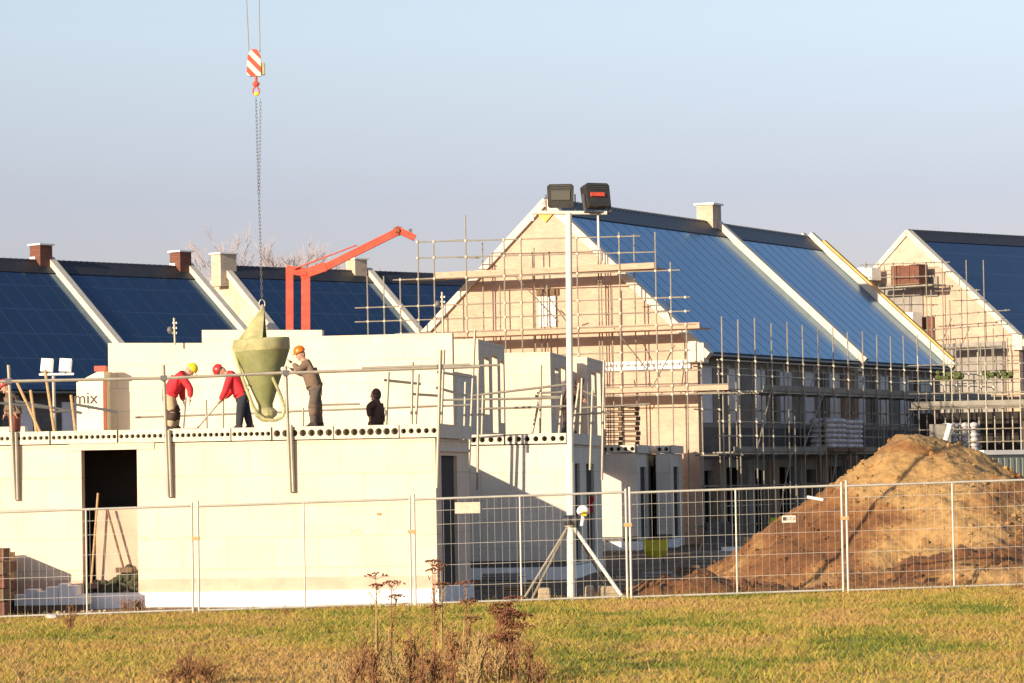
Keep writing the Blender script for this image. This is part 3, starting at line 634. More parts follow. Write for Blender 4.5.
mb = MB(MD); mb.box((1.0, -.1, zd - 3.2), (1.9, -.07, zd - 2.2)); mb.build('grey_patch', facl, tD)

# ------------------------------------------------------------------ scaffolds
def scaffold(label, M, posts, ledgers, decks, braces=(), r=.027, loc=None, name='scaffold'):
    t = thing(name, M @ Vector(loc), label, 'scaffold', 'scaffolds around the houses')
    for (x, y, z0, z1) in posts:
        cp = MB(M).tube((x, y, z0), (x + random.uniform(-.02, .02), y, z1), r, 6)
        for (p, q) in ledgers[:14]:
            if abs(p[0] - q[0]) < .1 and abs(p[0] - x) < .12 and p[2] < z1: cp.box((x - .042, y - .045, p[2] - .045), (x + .042, y + .045, p[2] + .045))
            elif abs(p[1] - q[1]) < .1 and abs(p[1] - y) < .12 and min(p[0], q[0]) < x < max(p[0], q[0]): zc_ = p[2] + (q[2] - p[2]) * (x - p[0]) / (q[0] - p[0]); cp.box((x - .04, y - .045, zc_ - .04), (x + .04, y + .045, zc_ + .04))
        cp.build('standard', steel, t)
    for (p, q) in ledgers: MB(M).tube(p, q, r * .9, 6).build('ledger', steel, t)
    for d in decks:
        p, q = d[0], d[1]; mt = d[2] if len(d) > 2 else plank
        MB(M).box(p, q).build('deck', mt, t)
    for (p, q) in braces: MB(M).tube(p, q, r * .9, 6).build('brace', steel, t)
    return t
# row facade scaffold
W0, W1 = 6.15, 7.35
dz1 = GZ + 5.45; dz2 = GZ + 3.25
posts = []; led = []; dk = []; br = []
tt = -1.3; i = 0
while tt < 28:
    posts.append((W1, tt, GZ, 7.85 - .01 * tt + random.uniform(-.12, .12))); posts.append((W0 + .25, tt + .4, GZ, 6.35)); posts.append((W0 + .3, tt + 1.15, GZ, 6.2)) if i % 2 else posts.append((W1 + .12, tt + .3, GZ, dz2 + 1.3)); tt += 1.52; i += 1
for z in (1.2, dz2 - .08, dz2 + .55, dz2 + 1.05, dz1 - .08, dz1 + .5, dz1 + 1.0): led.append(((W1 - .05, -1.6, z), (W1 - .05, 28, z)))
for z in (.5, 1.9, dz2 - .06, dz2 + 1.5, dz1 - .06, dz1 + .8): led.append(((W0 + .2, -1.6, z), (W0 + .2, 28, z)))
for k in range(20):
    ya = -1.3 + k * 1.52; led.append(((W0 + .1, ya, dz1 - .12), (W1 + .1, ya, dz1 - .12))); led.append(((W0 + .1, ya, dz2 - .12), (W1 + .1, ya, dz2 - .12)))
dk = [((W0 + .28, -.2, dz2 - .05), (W1 - .1, 27.5, dz2), plankg), ((W0 + .28, 2.6, dz1 - .05), (W1 - .1, 27.5, dz1), plankg), ((W1 - .09, 2.6, dz1), (W1 - .06, 27.5, dz1 + .2), plankg), ((W1 - .09, -.2, dz2), (W1 - .06, 27.5, dz2 + .18), plankg)]
for a_, b_, z_ in ((4, 6.5, dz2 + .02), (9, 13, dz1 + .02), (15.5, 18, dz1 + .02), (17, 22, dz2 + .02), (23, 26, dz1 + .02)): dk.append(((W0 + .5, a_, z_), (W0 + .75, b_, z_ + .16), plankg))
br = [((W1, 6, dz2), (W1, 8.3, dz1)), ((W0 + .3, 9, dz1), (W0 + .3, 10.2, 6.6)), ((W1, 16, dz2), (W1, 18.3, dz1)), ((W1, 25, GZ), (W1, 26, dz2)), ((W1, 8, GZ), (W1, 9.5, dz2)), ((W1, 1.7, dz2), (W1, 3.2, dz1 + .1)), ((W1, 12, GZ), (W1, 14, dz2)), ((W1, 20, GZ), (W1, 22, dz2)), ((W1, 3, GZ), (W1, 5, dz2))]
scaffold('long tube scaffold along the shaded facade of the pale blue roofed houses', MR, posts, led, dk, br, loc=(W1, 12, GZ))
# gable scaffold by pixel on plane off = -1.5 / -.45
posts = []; led = []; dk = []; br = []
def vpost(px, pt, off=-1.5, z0=GZ): q = gpt(px, pt, off); posts.append((q.x, off, z0, q.z))
for px, pt in ((367.5, 276), (384, 276), (400.5, 278), (417.5, 240), (434, 244), (465.5, 215), (504, 240), (520.5, 240), (577, 238), (619, 232), (655, 232), (670, 262), (686, 322)): vpost(px, pt)
for px, pt in ((482, 242), (500, 286), (534, 248), (541, 285), (546.5, 285), (597, 214), (601, 248), (612, 286), (634, 234)): vpost(px, pt, -.5)
def hl_(x0, y0, x1, y1, off=-1.5): a = gpt(x0, y0, off); b = gpt(x1, y1, off); led.append(((a.x, off, a.z), (b.x, off, b.z)))
for q in ((417, 242, 640, 236), (417, 258, 655, 252), (393, 280, 680, 270), (355, 308, 690, 297), (355, 322, 690, 311), (395, 334, 696, 324), (480, 358, 690, 350), (500, 374, 700, 370), (600, 388, 728, 384), (600, 396, 732, 393)): hl_(*q)
for q in ((455, 240, 480, 240.5), (455, 257, 480, 258), (630, 270, 658, 270), (626, 299, 680, 297)): hl_(*q, off=-.9)
def dkk(x0, x1, y0, y1, m=plank, o0=-1.45, o1=-.45, tk=.05, board_=True):
    a = gpt(x0, y0, -1.45); b = gpt(x1, y1, -1.45); z = (a.z + b.z) / 2
    dk.append(((a.x, o0, z - tk), (b.x, o1, z), m))
    if board_: dk.append(((a.x + .01, o0 - .035, z - tk + .01), (b.x - .01, o0, z + .17), m))
dkk(434, 655, 276, 268.5); dkk(400, 434.5, 279, 278, plankg, board_=False); dkk(438, 700, 337, 327); dkk(560, 729, 393, 389)
for q in ((516, 277, 560, 322), (560, 310, 572, 320), (614, 328, 650, 372), (634, 380, 642, 404), (665, 300, 672, 320), (652, 388, 676, 345)):
    a = gpt(q[0], q[1], -1.5); b = gpt(q[2], q[3], -.5); br.append(((a.x, -1.5, a.z), (b.x, -.6, b.z)))
scaffold('tall tube scaffold with three wooden decks in front of the tan gable', MR, posts, led, dk, br, loc=(0, -1.5, GZ), r=.026)
# right house scaffold (gable plane of MD)
def dpt(px, py, off):
    d = rt * (px - 512) + up * (341.5 - py) + fw * F; n = MD.to_3x3() @ Y1; o = MD @ Vector((0, off, 0)); k = (o - EYE).dot(n) / d.dot(n)
    return MD.inverted() @ (EYE + d * k)
posts = []; led = []; dk = []; br = []
for px, pt, off in ((866, 262, -1.6), (878, 262, -.6), (893, 262, -1.6), (903, 262, -.6), (926, 262, -1.6), (931, 290, -1.6), (942, 258, -1.6), (966, 260, -1.6), (983, 260, -1.6), (948, 335, -.6), (960, 340, -1.6), (978, 338, -1.6), (993, 328, -1.6), (1004, 340, -.6), (1007, 338, -1.6), (935, 333, -1.6), (915, 330, -1.6)):
    q = dpt(px, pt, off); posts.append((q.x, off, 1.0, q.z))
for x0, y0, x1, y1 in ((860, 265, 950, 262), (860, 278, 935, 276), (875, 296, 920, 295), (935, 291, 980, 290), (920, 317, 1010, 310), (915, 331, 1010, 324), (935, 348, 1015, 346), (945, 363, 1020, 360), (940, 375, 1020, 372)):
    a = dpt(x0, y0, -1.55); b = dpt(x1, y1, -1.55); led.append(((a.x, -1.55, a.z), (b.x, -1.55, b.z)))
for x0, x1, y, mt in ((870, 932, 288, plankg), (938, 990, 348, plankg), (940, 1040, 396, plank)):
    a = dpt(x0, y, -1.5); b = dpt(x1, y, -1.5); dk.append(((a.x, -1.5, a.z - .07), (b.x, -.4, a.z), mt))
a = dpt(942, 342, -1.5); b = dpt(952, 318, -1.5); br.append(((a.x, -1.5, a.z), (b.x, -1.5, b.z)))
scaffold('tube scaffold with brick pallets in front of the cream right gable', MD, posts, led, dk, br, loc=(0, -1.5, 1.2))
# lower front scaffold at far right (shaded)
Mq = frame((P(950, 400, 139).x, 139), R(12)); posts = []; led = []; dk = []
for k in range(7): posts.append((-1.2 + k * 1.0 * 1.3, 0, GZ, 6.6 + random.uniform(-.3, .3))); posts.append((-1 + k * 1.3, 1.2, GZ, 5.6)); posts.append((-.6 + k * 1.3, .1, GZ, 5.9)); posts.append((-.3 + k * 1.3, 1.3, GZ, 6.9))
for z in (1.2, 2.2, 2.8, 3.4, 3.9, 4.7, 5.3, 5.8, 6.4): led.append(((-1.6, 0, z), (8, 0, z)))
dk = [((-1.5, .05, 4.75), (7.5, 1.1, 4.8), plankg), ((-1.5, -.0, 4.8), (3.0, .03, 5.0), plankg), ((3.0, -.02, 4.8), (7.5, .02, 5.25), orange), ((-1.5, .05, 2.85), (7.5, 1.1, 2.9), plankg)]
scaffold('dark lower scaffold at the right edge behind the sand heap and container', Mq, posts, led, dk, [], loc=(3, 0, GZ))
tag(MB(Mq).wall((-1.5, 3.2, 0), X1, Y1, 10, GZ, 4.6, .2, [(1, 2.4, .2, 2.4), (3.4, 5.4, .2, 2.4), (6.2, 7.8, .2, 2.4), (1, 2, 3, 4.2), (4, 6, 3, 4.2)]).build('annex_wall', dark, loc=Mq @ Vector((3, 3.2, GZ))), 'dark shaded unfinished wall behind the scaffold at the right edge', 'wall')  # wall coloured near-black for the deep shade under the deck
def heap_green(px, py):
    mb = MB(); c = P(px, py, 139.6)
    for k in range(26):
        mb.ell(c + Vector((random.uniform(-.55, .55), random.uniform(-.2, .2), random.uniform(0, .25))), (random.uniform(.05, .12),) * 3, 6, 4)
    return mb
tag(heap_green(948, 379).build('green_netting', greenn, loc=P(948, 379, 139.6)), 'crumpled green netting bundle on the scaffold deck, nearer the orange verge', 'netting', 'green netting bundles')
tag(heap_green(998, 378).build('green_netting', greenn, loc=P(998, 378, 139.6)), 'crumpled green netting bundle on the scaffold deck, nearer the right edge', 'netting', 'green netting bundles')
# pallets with bricks on right deck, boxes
def brick_pack(x0, x1, y0, y1, off, mt, label, name='brick_pack', n=3):
    a = dpt(x0, y1, off); b = dpt(x1, y0, off); t = thing(name, MD @ Vector(((a.x + b.x) / 2, off, a.z)), label, 'brick pack', 'packs on the right scaffold')
    for k in range(n):
        xa = a.x + (b.x - a.x) * k / n
        MB(MD).box((xa + .01, off, a.z + .1), (xa + (b.x - a.x) / n - .02, off + .7, b.z - .03 * (k % 2))).build('stack', mt, t)
    MB(MD).box((a.x, off - .02, a.z), (b.x, off + .75, a.z + .09)).build('pallet_base', wooddk, t)
brick_pack(891, 919, 264, 286, -1.3, brickr, 'pack of red bricks on the upper right scaffold deck', n=3)
brick_pack(857, 872, 267, 283, -1.2, whitep, 'white wrapped pack on the upper right scaffold beside the orange verge', 'wrapped_pack', 2)
brick_pack(900, 913, 312, 330, -1.3, whitep, 'white wrapped pack lower down on the right scaffold', 'wrapped_pack', 1)

# bag pallets on row scaffold deck and ground
def bag_pallet(M, x, y, z, w_, d_, h_, label, rows=6):
    t = thing('bag_pallet', M @ Vector((x, y, z)), label, 'pallet of bags', 'pallets of wrapped bags')
    MB(M).box((x, y, z), (x + w_, y + d_, z + .12)).build('pallet_base', wooddk, t)
    rh = (h_ - .12) / rows
    mb = MB(M)
    for r_ in range(rows):
        for k in range(3):
            for side in range(2):
                mb.ell(Vector((x + w_ * (.25 + .5 * side), y + d_ * (k + .5) / 3, z + .12 + rh * (r_ + .5))), (w_ * .29, d_ / 5.2, rh * .62), 10, 6)
    mb.build('bag_stack', plastic, t, smooth=True)
for (px0, px1, yb, yt, wd) in ((811, 836, 455, 424, 6.6), (836, 856, 455, 424, 6.75)):
    pass
def rowt(px, wv, z):   # t at pixel on row scaffold
    lo, hi = -5, 40
    for _ in range(50):
        m_ = (lo + hi) / 2; p = MR @ Vector((wv, m_, z)); q = 512 + F * p.x / p.y
        if q < px: lo = m_
        else: hi = m_
    return lo
ta = rowt(824, W1 - .1, 3.5); tb = rowt(834, W1 - .1, 3.5)
bag_pallet(MR, W0 + .4, ta, dz2, 1.0, 1.5, 1.25, 'plastic wrapped bag pallet on the scaffold, catching the sun')
bag_pallet(MR, W0 + .4, ta + 1.75, dz2, 1.0, 1.5, 1.2, 'plastic wrapped bag pallet on the scaffold, right of the sunlit one')
bag_pallet(Mq, -.35, .1, 2.9, .62, .9, 1.25, 'narrow wrapped bag pallet above the sand heap, left one beside the white chute')
bag_pallet(Mq, .4, .1, 2.9, .62, .9, 1.25, 'narrow wrapped bag pallet above the sand heap, right one by the container')
a = P(943, 452, 136); b = P(950, 424, 136)
tag(MB().tube(a, b, .11, 10).build('waste_chute', whitep, loc=a), 'white tube leaning above the top of the sand heap', 'tube')
tag(MB().box(P(930, 450, 138), P(950, 424, 138.1)).build('plywood_sheet', plankg, loc=P(940, 450, 138)), 'upright grey brown panel standing behind the sand heap top', 'panel')

# site container behind heap
def container():
    D = 96; a = P(984, 474, D); t = thing('site_container', Vector((a.x + 2, D + 1, GZ)), 'green grey site container behind the right flank of the sand heap', 'container')
    M = frame((a.x, D), R(-38)); zt = P(984, 452.5, D).z
    m = MB(M)
    n = 26
    m.box((0, .03, .1), (6, 2.4, zt - .06)); m.build('body', contm, t)
    m = MB(M)
    for k in range(n): m.box((.12 + k * .225, 0, .15), (.12 + k * .225 + .12, .03, zt - .15))
    m.build('corrugation', contm, t)
    MB(M).box((-.03, -.04, zt - .06), (6.05, 2.45, zt + .06)).build('roof_edge', whitep, t)
    MB(M).box((-.04, .05, .1), (0, 2.35, zt - .1)).build('lit_end_panel', creams, t)  # container end coloured cream to look sunlit
container()

# ------------------------------------------------------------------ sand heap
def heap():
    def H(x, y):
        d1 = math.hypot((x - 8.0), (y - 72.5) * .88); 
        s1 = .72 if x < 7.75 else .42
        k = sm(7.0, 9.0, x); s1 = .715 * (1 - k) + .53 * k
        h_ = 3.42 - s1 * math.sqrt(d1 * d1 + .10)
        d2 = math.hypot(x - 12.2, (y - 71.5) * .9); h2 = 2.45 - .5 * math.sqrt(d2 * d2 + 1.2)
        e = .35; mx = max(h_, h2); hh = mx + e * math.log(math.exp((h_ - mx) / e) + math.exp((h2 - mx) / e))
        d3 = math.hypot((x - 8.3) * .75, (y - 66.3) * 1.1); h3 = 1.0 - .33 * d3
        mx = max(hh, h3); hh = mx + e * math.log(math.exp((hh - mx) / e) + math.exp((h3 - mx) / e)) 
        hh = max(hh, .60 - .15 * abs(x - 3.4) - .5 * max(0, abs(y - 65.2) - .5) ** 1.5)
        f = max(0, min(1, (hh + .4) / .8))
        p = Vector((x, y, 0))
        n_ = MN.fractal(p * .9, .8, 2.1, 4) * .16 + MN.noise(p * 3.1) * .06 + (abs(MN.noise(p * 5.3)) - .2) * .08 + (abs(MN.noise(p * 10.1)) - .2) * .07 + MN.noise(p * 19) * .03
        # groove carved in place of the mast's shadow streak
        g = (x - 6.55) - (y - 66) * .35
        n_ -= .11 * math.exp(-(g / .3) ** 2) * sm(65, 66, y) * (1 - sm(68.2, 69.4, y))
        return hh + n_ * f - .2
    xs_ = [1.0 + .065 * i for i in range(243)]; ys_ = [63.3 + .09 * i for i in range(165)]
    m = mat('sand', (.45, .27, .11), .95); n = m.node_tree.nodes; l = m.node_tree.links; b = n['Principled BSDF']
    tc = n.new('ShaderNodeTexCoord'); nz = n.new('ShaderNodeTexNoise'); nz.inputs['Scale'].default_value = .42; nz.inputs['Detail'].default_value = 7; nz.inputs['Roughness'].default_value = .55; nz.inputs['Distortion'].default_value = .6
    mp = n.new('ShaderNodeMapping'); mp.inputs['Rotation'].default_value = (0, R(38), 0); mp.inputs['Scale'].default_value = (1, .6, 1.7); l.new(tc.outputs['Object'], mp.inputs[0]); l.new(mp.outputs[0], nz.inputs[0])
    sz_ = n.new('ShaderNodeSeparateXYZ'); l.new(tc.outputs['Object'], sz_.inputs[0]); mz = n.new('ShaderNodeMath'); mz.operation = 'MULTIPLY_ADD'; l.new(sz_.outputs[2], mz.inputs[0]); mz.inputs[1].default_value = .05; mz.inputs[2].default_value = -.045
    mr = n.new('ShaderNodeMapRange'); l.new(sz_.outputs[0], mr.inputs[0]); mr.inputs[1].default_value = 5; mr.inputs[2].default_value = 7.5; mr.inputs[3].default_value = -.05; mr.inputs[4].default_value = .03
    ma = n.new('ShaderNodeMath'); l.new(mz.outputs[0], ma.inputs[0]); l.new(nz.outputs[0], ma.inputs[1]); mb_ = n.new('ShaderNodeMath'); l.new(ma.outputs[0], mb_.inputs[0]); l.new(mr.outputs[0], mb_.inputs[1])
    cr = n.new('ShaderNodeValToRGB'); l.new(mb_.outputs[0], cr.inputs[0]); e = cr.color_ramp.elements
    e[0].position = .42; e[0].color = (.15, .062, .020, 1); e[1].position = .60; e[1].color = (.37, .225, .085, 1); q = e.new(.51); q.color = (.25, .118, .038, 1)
    n3 = n.new('ShaderNodeTexNoise'); n3.inputs['Scale'].default_value = 7; n3.inputs['Detail'].default_value = 6; l.new(tc.outputs['Object'], n3.inputs[0])
    mx = n.new('ShaderNodeMix'); mx.data_type = 'RGBA'; mx.blend_type = 'MULTIPLY'; mx.inputs[0].default_value = .5; l.new(cr.outputs[0], mx.inputs[6])
    cr2 = n.new('ShaderNodeValToRGB'); l.new(n3.outputs[0], cr2.inputs[0]); cr2.color_ramp.elements[0].position = .35; cr2.color_ramp.elements[0].color = (.45, .38, .33, 1); cr2.color_ramp.elements[1].position = .55
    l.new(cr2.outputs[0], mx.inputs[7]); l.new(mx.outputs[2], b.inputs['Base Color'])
    bp = n.new('ShaderNodeBump'); bp.inputs['Strength'].default_value = .9; bp.inputs['Distance'].default_value = .06; l.new(n3.outputs[0], bp.inputs['Height']); l.new(bp.outputs[0], b.inputs['Normal'])
    o = grid_obj('sand_heap', xs_, ys_, H, m)
    cm = MB(); rr = random.Random(5)
    for k in range(2200):
        x = rr.uniform(2, 15.5); y = rr.uniform(64, 74.5); z = H(x, y)
        if z < GZ - .05: continue
        q = rr.random() ** 3 * .07 + .02; cm.ell((x, y, z + q * .1), (q, q * rr.uniform(.6, 1), q * .7), 5, 3, Matrix.Rotation(rr.random() * 3, 4, 'X') @ Matrix.Rotation(rr.random() * 3, 4, 'Z'))
    tag(cm.build('sand_clods', m), 'loose clods of sand lying over the big ochre heap', 'clods', kind='stuff')
    tag(o, 'big heap of ochre sand and clods behind the fence on the right', 'sand heap')
heap()

# ------------------------------------------------------------------ fence
SX = 3.645; FW_ = .0023; FH = 1.86
SH_ = Matrix(((1, 0, 0, 0), (0, 1, 0, 0), (.0175, 0, 1, 0), (0, 0, 0, 1)))
def fence_panel():
    t = thing('mesh_fence', (0, 0, 0), 'x', 'fence panel', 'wire mesh site fence panels')
    r = .021
    MB(SH_).tube((0, 0, 0), (0, 0, FH + .10), r).build('post', fencem, t); MB(SH_).tube((SX, 0, 0), (SX, 0, FH + .06), r).build('post', fencem, t)
    MB(SH_).tube((SX / 2, 0, .05), (SX / 2, 0, FH), .016).build('post', fencem, t)
    MB(SH_).tube((0, 0, FH), (SX, 0, FH), r).build('rail', fencem, t); MB(SH_).tube((0, 0, .07), (SX, 0, .07), r * .9).build('rail', fencem, t)
    m = MB(SH_); n = 29
    for k in range(1, n): m.tube((SX * k / n, 0, .07), (SX * k / n, 0, FH), FW_, 4, cap=False)
    for z in (.36, .72, 1.08, 1.42, 1.66): m.tube((0, .006, z), (SX, .006, z), .0042, 4, cap=False)
    m.build('wire_mesh', fencem, t)
    MB(SH_).box((-.11, -.03, 1.28), (.03, .035, 1.34)).build('coupling_clamp', wood, t)
    return t
FD = 62.0
px_post = [-236, -19, 199, 415.5, 631.5, 848.5, 1062]
labels = ['fence panel beyond the left edge', 'leftmost visible wire fence panel in front of the doorway and pallet shadow', 'wire fence panel before the plain sunlit wall, left of the pale sign panel', 'wire fence panel carrying the pinkish sign in front of the shaded wall', 'wire fence panel right of the tall mast in front of the yellow tub', 'wire fence panel across the middle of the sand heap', 'x']
pf = fence_panel(); first = True
for k, px in enumerate(px_post):
    if k == 0 or k == 6: continue
    t = pf if first else copy_tree(pf); first = False
    x = P(px, 600, FD).x
    sl = .0142
    t.location = (x, FD, fz(x) - .005); t['label'] = labels[k]
    bpy.context.view_layer.update()
def fence_sign(px0, py0, px1, py1, mt, label, text=None, name='fence_sign'):
    a = P(px0, py1, FD - .03); b = P(px1, py0, FD - .03); t = thing(name, a, label, 'sign', None)
    MB().box((a.x, a.y - .01, a.z), (b.x, b.y, b.z)).build('plate', mt, t)
    if text:
        Mt = Matrix.Translation(((a.x + b.x) / 2, a.y - .014, (a.z + b.z) / 2)) @ Matrix.Rotation(R(90), 4, 'X'); txt(text, (b.z - a.z) * .75, Mt, ink, 'lettering', t, .001)
fence_sign(455, 502, 480, 513.5, signp, 'pinkish rectangular sign hanging on the fence beside the dark side door')
fence_sign(782, 515.5, 795.5, 522.5, signm, 'small white fence sign with dark characters at the foot of the sand slope', '■I(0)I')
fence_sign(142, 535.5, 147.5, 542, signp, 'tiny pale pink tag on the fence right of the doorway')
fence_sign(350, 529, 363, 534, signp, 'small pale pink label on the fence before the plain wall')
fence_sign(377, 513, 382, 515.5, strawm, 'tiny tan clip near the top of the fence before the plain wall', name='fence_tag')
a = P(807, 497, FD - .04); b = P(823, 500, FD - .04)
tag(MB().tube(a, b, .028, 8).build('white_tube', whitep, loc=a), 'short white tube hooked on the fence above the sand slope', 'tube')

# ------------------------------------------------------------------ light mast
def mast():
    D = 63.2; bx = P(571.3, 601, D); bz = fz(bx.x) - .05; tp = P(568.6, 213, D); base = Vector((bx.x, D, bz))
    t = thing('light_mast', base, 'tall slim white lighting mast on a braced tripod behind the fence', 'light mast')
    mid = base.lerp(tp, .36)
    MB().tube(base, mid, .072, 10).tube(mid, tp, .058, 10).build('mast_pole', steelw, t)
    a = P(532.5, 212.5, D); b = P(607, 213, D); MB().tube(a, b, .036, 8).build('crossbar', steelw, t)
    a = P(533, 214, D); MB().tube(a, a - Vector((.0, 0, .12)), .02).build('cable_end', steelw, t)
    MB().tube(P(598, 213, D), P(599, 250, D), .02, 6).build('cable', steelw, t)
    hub = P(570.5, 521, D)
    MB().tube(hub + Vector((-.12, -.1, .02)), hub + Vector((.1, -.1, .02)), .09, 12).build('winch', steeld, t)
    MB().tube(hub + Vector((0, 0, -.1)), hub + Vector((0, 0, .08)), .11, 12).build('collar', steel, t)
    for px, py, dd in ((626, 602, -.3), (522, 602, -.4), (531, 601, .9), (610, 592, 1.2)):
        MB().tube(hub + Vector((0, 0, -.03)), P(px, py, D + dd), .034 if px > 600 and dd < 0 else .024, 8).build('brace', steelw if px > 600 and dd < 0 else steel, t)
    MB().box(P(570, 521, D - .1), P(588, 517, D - .02)).build('control_shelf', steel, t)
    # floodlights
    for (cx, cy, ang, red, nm) in ((560.5, 196, 0, False, 'square'), (596, 196, 28, True, 'turned')):
        c = P(cx, cy, D); T = Matrix.Translation(c) @ Matrix.Rotation(R(ang), 4, 'Z') @ Matrix.Rotation(R(-12 if red else 4), 4, 'X')
        hw = .225; hh = .21
        mb = MB(); mb.prism([(-hw, -hh + .03), (-hw + .03, -hh), (hw - .03, -hh), (hw, -hh + .03), (hw + .01, hh - .04), (hw - .03, hh), (-hw + .03, hh), (-hw - .01, hh - .04)], T @ Vector((0, -.1, 0)), T.to_3x3() @ X1, T.to_3x3() @ Z, T.to_3x3() @ Y1, .22)
        hd = mb.build('lamp_head', lampm, t)
        mb = MB()
        for k in range(5): mb.box((-hw + .05 + k * .09, -.135, -hh + .05), (-hw + .07 + k * .09, -.10, hh - .05), T)
        if red: mb = MB(); mb.box((-hw + .06, -.13, -.04), (hw - .12, -.101, .03), T); mb.build('warning_stripe', redp, hd)
        else: mb = MB(); mb.box((-hw + .06, -.12, -.07), (hw - .06, -.101, .09), T); mb.build('glass', lampg, hd)
        mb = MB()
        for k in range(3): mb.box((-hw + .04, -.115, hh * (.45 + .18 * k)), (hw - .04, -.1, hh * (.5 + .18 * k)), T)
        mb.build('rib', steeld, hd)
        mb = MB()
        for s_ in (-1, 1): mb.box((s_ * (hw + .03) - .012, -.03, -hh - .09), (s_ * (hw + .03) + .012, .03, .03), T)
        mb.box((-hw - .04, -.03, -hh - .1), (hw + .04, .03, -hh - .075), T)
        mb.tube(T @ Vector((0, 0, -hh - .1)), P(cx, 212, D), .02)
        mb.build('bracket', steeld, t)
mast()
def bag_on_mast():
    c = P(583, 511, 63.0); t = thing('site_lamp', c, 'small white rounded lamp with yellow spot fixed beside the tall mast', 'lamp')
    MB().ell(c, (.11, .08, .10), 12, 8).build('cover', whitep, t, smooth=True)
    MB().box(c + Vector((-.03, -.1, -.08)), c + Vector((.06, -.085, .0))).build('yellow_label', ylh, t)
    MB().tube(c + Vector((0, 0, -.1)), c + Vector((-.03, 0, -.26)), .03).build('grip', whitep, t)
bag_on_mast()
mb = MB()
for k in range(7): mb.ell(P(591.5 + random.uniform(-2, 2), 499 + 1.9 * k, 90.2), (.07, .05, .08), 7, 5)
tag(mb.build('red_cloth', redj, loc=P(591, 512, 90.2)), 'red cloth hanging by the dark doorway right of the mast', 'cloth')
def ballast(px0, px1, py0, py1, D, label, k=1):
    a = P(px0, py1, D); b = P(px1, py0, D); m = MB()
    for i in range(k):
        xa = a.x + (b.x - a.x) * i / k; m.prism([(xa + .01, a.z - .1), (xa + (b.x - a.x) / k - .01, a.z - .1), (xa + (b.x - a.x) / k - .03, b.z), (xa + .03, b.z)], (0, D, 0), X1, Z, Y1, .4)
    o = m.build('ballast_block', stone, loc=(a.x, D, a.z)); o.modifiers.new('b', 'BEVEL').width = .025
    tag(o, label, 'concrete block', 'ballast blocks at the mast')
ballast(537, 552, 588, 602, 63.6, 'concrete ballast block left of the mast foot')
ballast(584, 596, 586, 602, 63.6, 'rounded ballast block immediately right of the mast foot')
ballast(597, 620, 586, 602, 63.7, 'wider ballast block further right of the mast foot')

# ------------------------------------------------------------------ crane load
def crane():
    D = 73.0
    top = P(256, 62, D); t = thing('crane_hook_block', P(255, 90, D), 'red and white striped crane hook block hanging on two ropes', 'crane hook')
    a = P(246.5, 76, D); b = P(264, 49, D)
    mb = MB(); W = b.x - a.x; Hh = b.z - a.z
    prof = [(0, .06), (.04, 0), (W * .8, 0), (W * .82, .1), (W * .78, Hh * .8), (W * .62, Hh), (W * .28, Hh), (W * .08, Hh * .78)]
    mb.prism(prof, a, X1, Z, Y1, .16); hb = mb.build('sheave_housing', signm, t)
    def clip(poly, n, d):
        out = []
        for i in range(len(poly)):
            p, q = poly[i], poly[(i + 1) % len(poly)]; dp = p[0] * n[0] + p[1] * n[1] - d; dq = q[0] * n[0] + q[1] * n[1] - d
            if dp <= 0: out.append(p)
            if dp * dq < 0: s_ = dp / (dp - dq); out.append((p[0] + (q[0] - p[0]) * s_, p[1] + (q[1] - p[1]) * s_))
        return out
    for k in range(4):
        d0 = .06 + k * .19; n_ = (.72, .69)
        pl = clip(clip(prof, n_, d0 + .09), (-n_[0], -n_[1]), -d0)
        if len(pl) > 2: mb = MB(); mb.prism(pl, a - Y1 * .006, X1, Z, Y1, .005); mb.build('stripe', redp, hb)
    mb = MB(); mb.box(a + Vector((W * .82, .02, .03)), a + Vector((W, .2, Hh * .5))); mb.build('side_cheek', skipl, t)
    mb = MB(); mb.tube(P(256, 76, D), P(256, 82, D), .03).ell(P(256, 84, D), (.075, .05, .06)).build('swivel', redp, t)
    pts = [P(256 + 3.2 * math.cos(x), 91 + 4 * math.sin(x), D) for x in [2 * math.pi * k / 12 - 1.2 for k in range(12)]]
    MB().path(pts, .018, 6).build('hook', redp, t)
    MB().path([P(236, -300, D + .2), P(246.5, 0, D + .05), P(249, 52, D + .05)], .010, 6).build('hoist_rope', steeld, t)
    MB().path([P(258, -300, D + .2), P(259, 0, D + .08), P(260, 52, D + .08)], .010, 6).build('hoist_rope', steeld, t)
    # chain sling
    c = thing('chain_sling', P(256, 95, D), 'long doubled lifting chain between crane hook and concrete skip', 'chain')
    def chain(p, q, r, nm):
        mb = MB(); n = int((q - p).length / .07); dd = (q - p) / n
        for k in range(n):
            m_ = p + dd * (k + .5); ax = X1 if k % 2 else Y1; hw = .016
            mb.path([m_ - dd * .62 + ax * hw, m_ + dd * .62 + ax * hw, m_ + dd * .62 - ax * hw, m_ - dd * .62 - ax * hw, m_ - dd * .62 + ax * hw], r, 4)
        mb.build(nm, steeld, c)
    MB().ell(P(256.5, 94, D), (.06, .03, .04)).build('master_link', ylh, c)
    chain(P(256, 97, D), P(258.6, 197, D), .006, 'chain_leg'); chain(P(260.5, 99, D), P(259.4, 197, D), .0045, 'chain_leg')
    chain(P(259, 197, D), P(262, 300, D), .0065, 'single_chain')
    MB().path([P(262 + 3 * math.cos(x), 304 + 4.5 * math.sin(x), D) for x in [2 * math.pi * k / 10 for k in range(11)]], .014, 6).build('end_hook', steel, c)
crane()
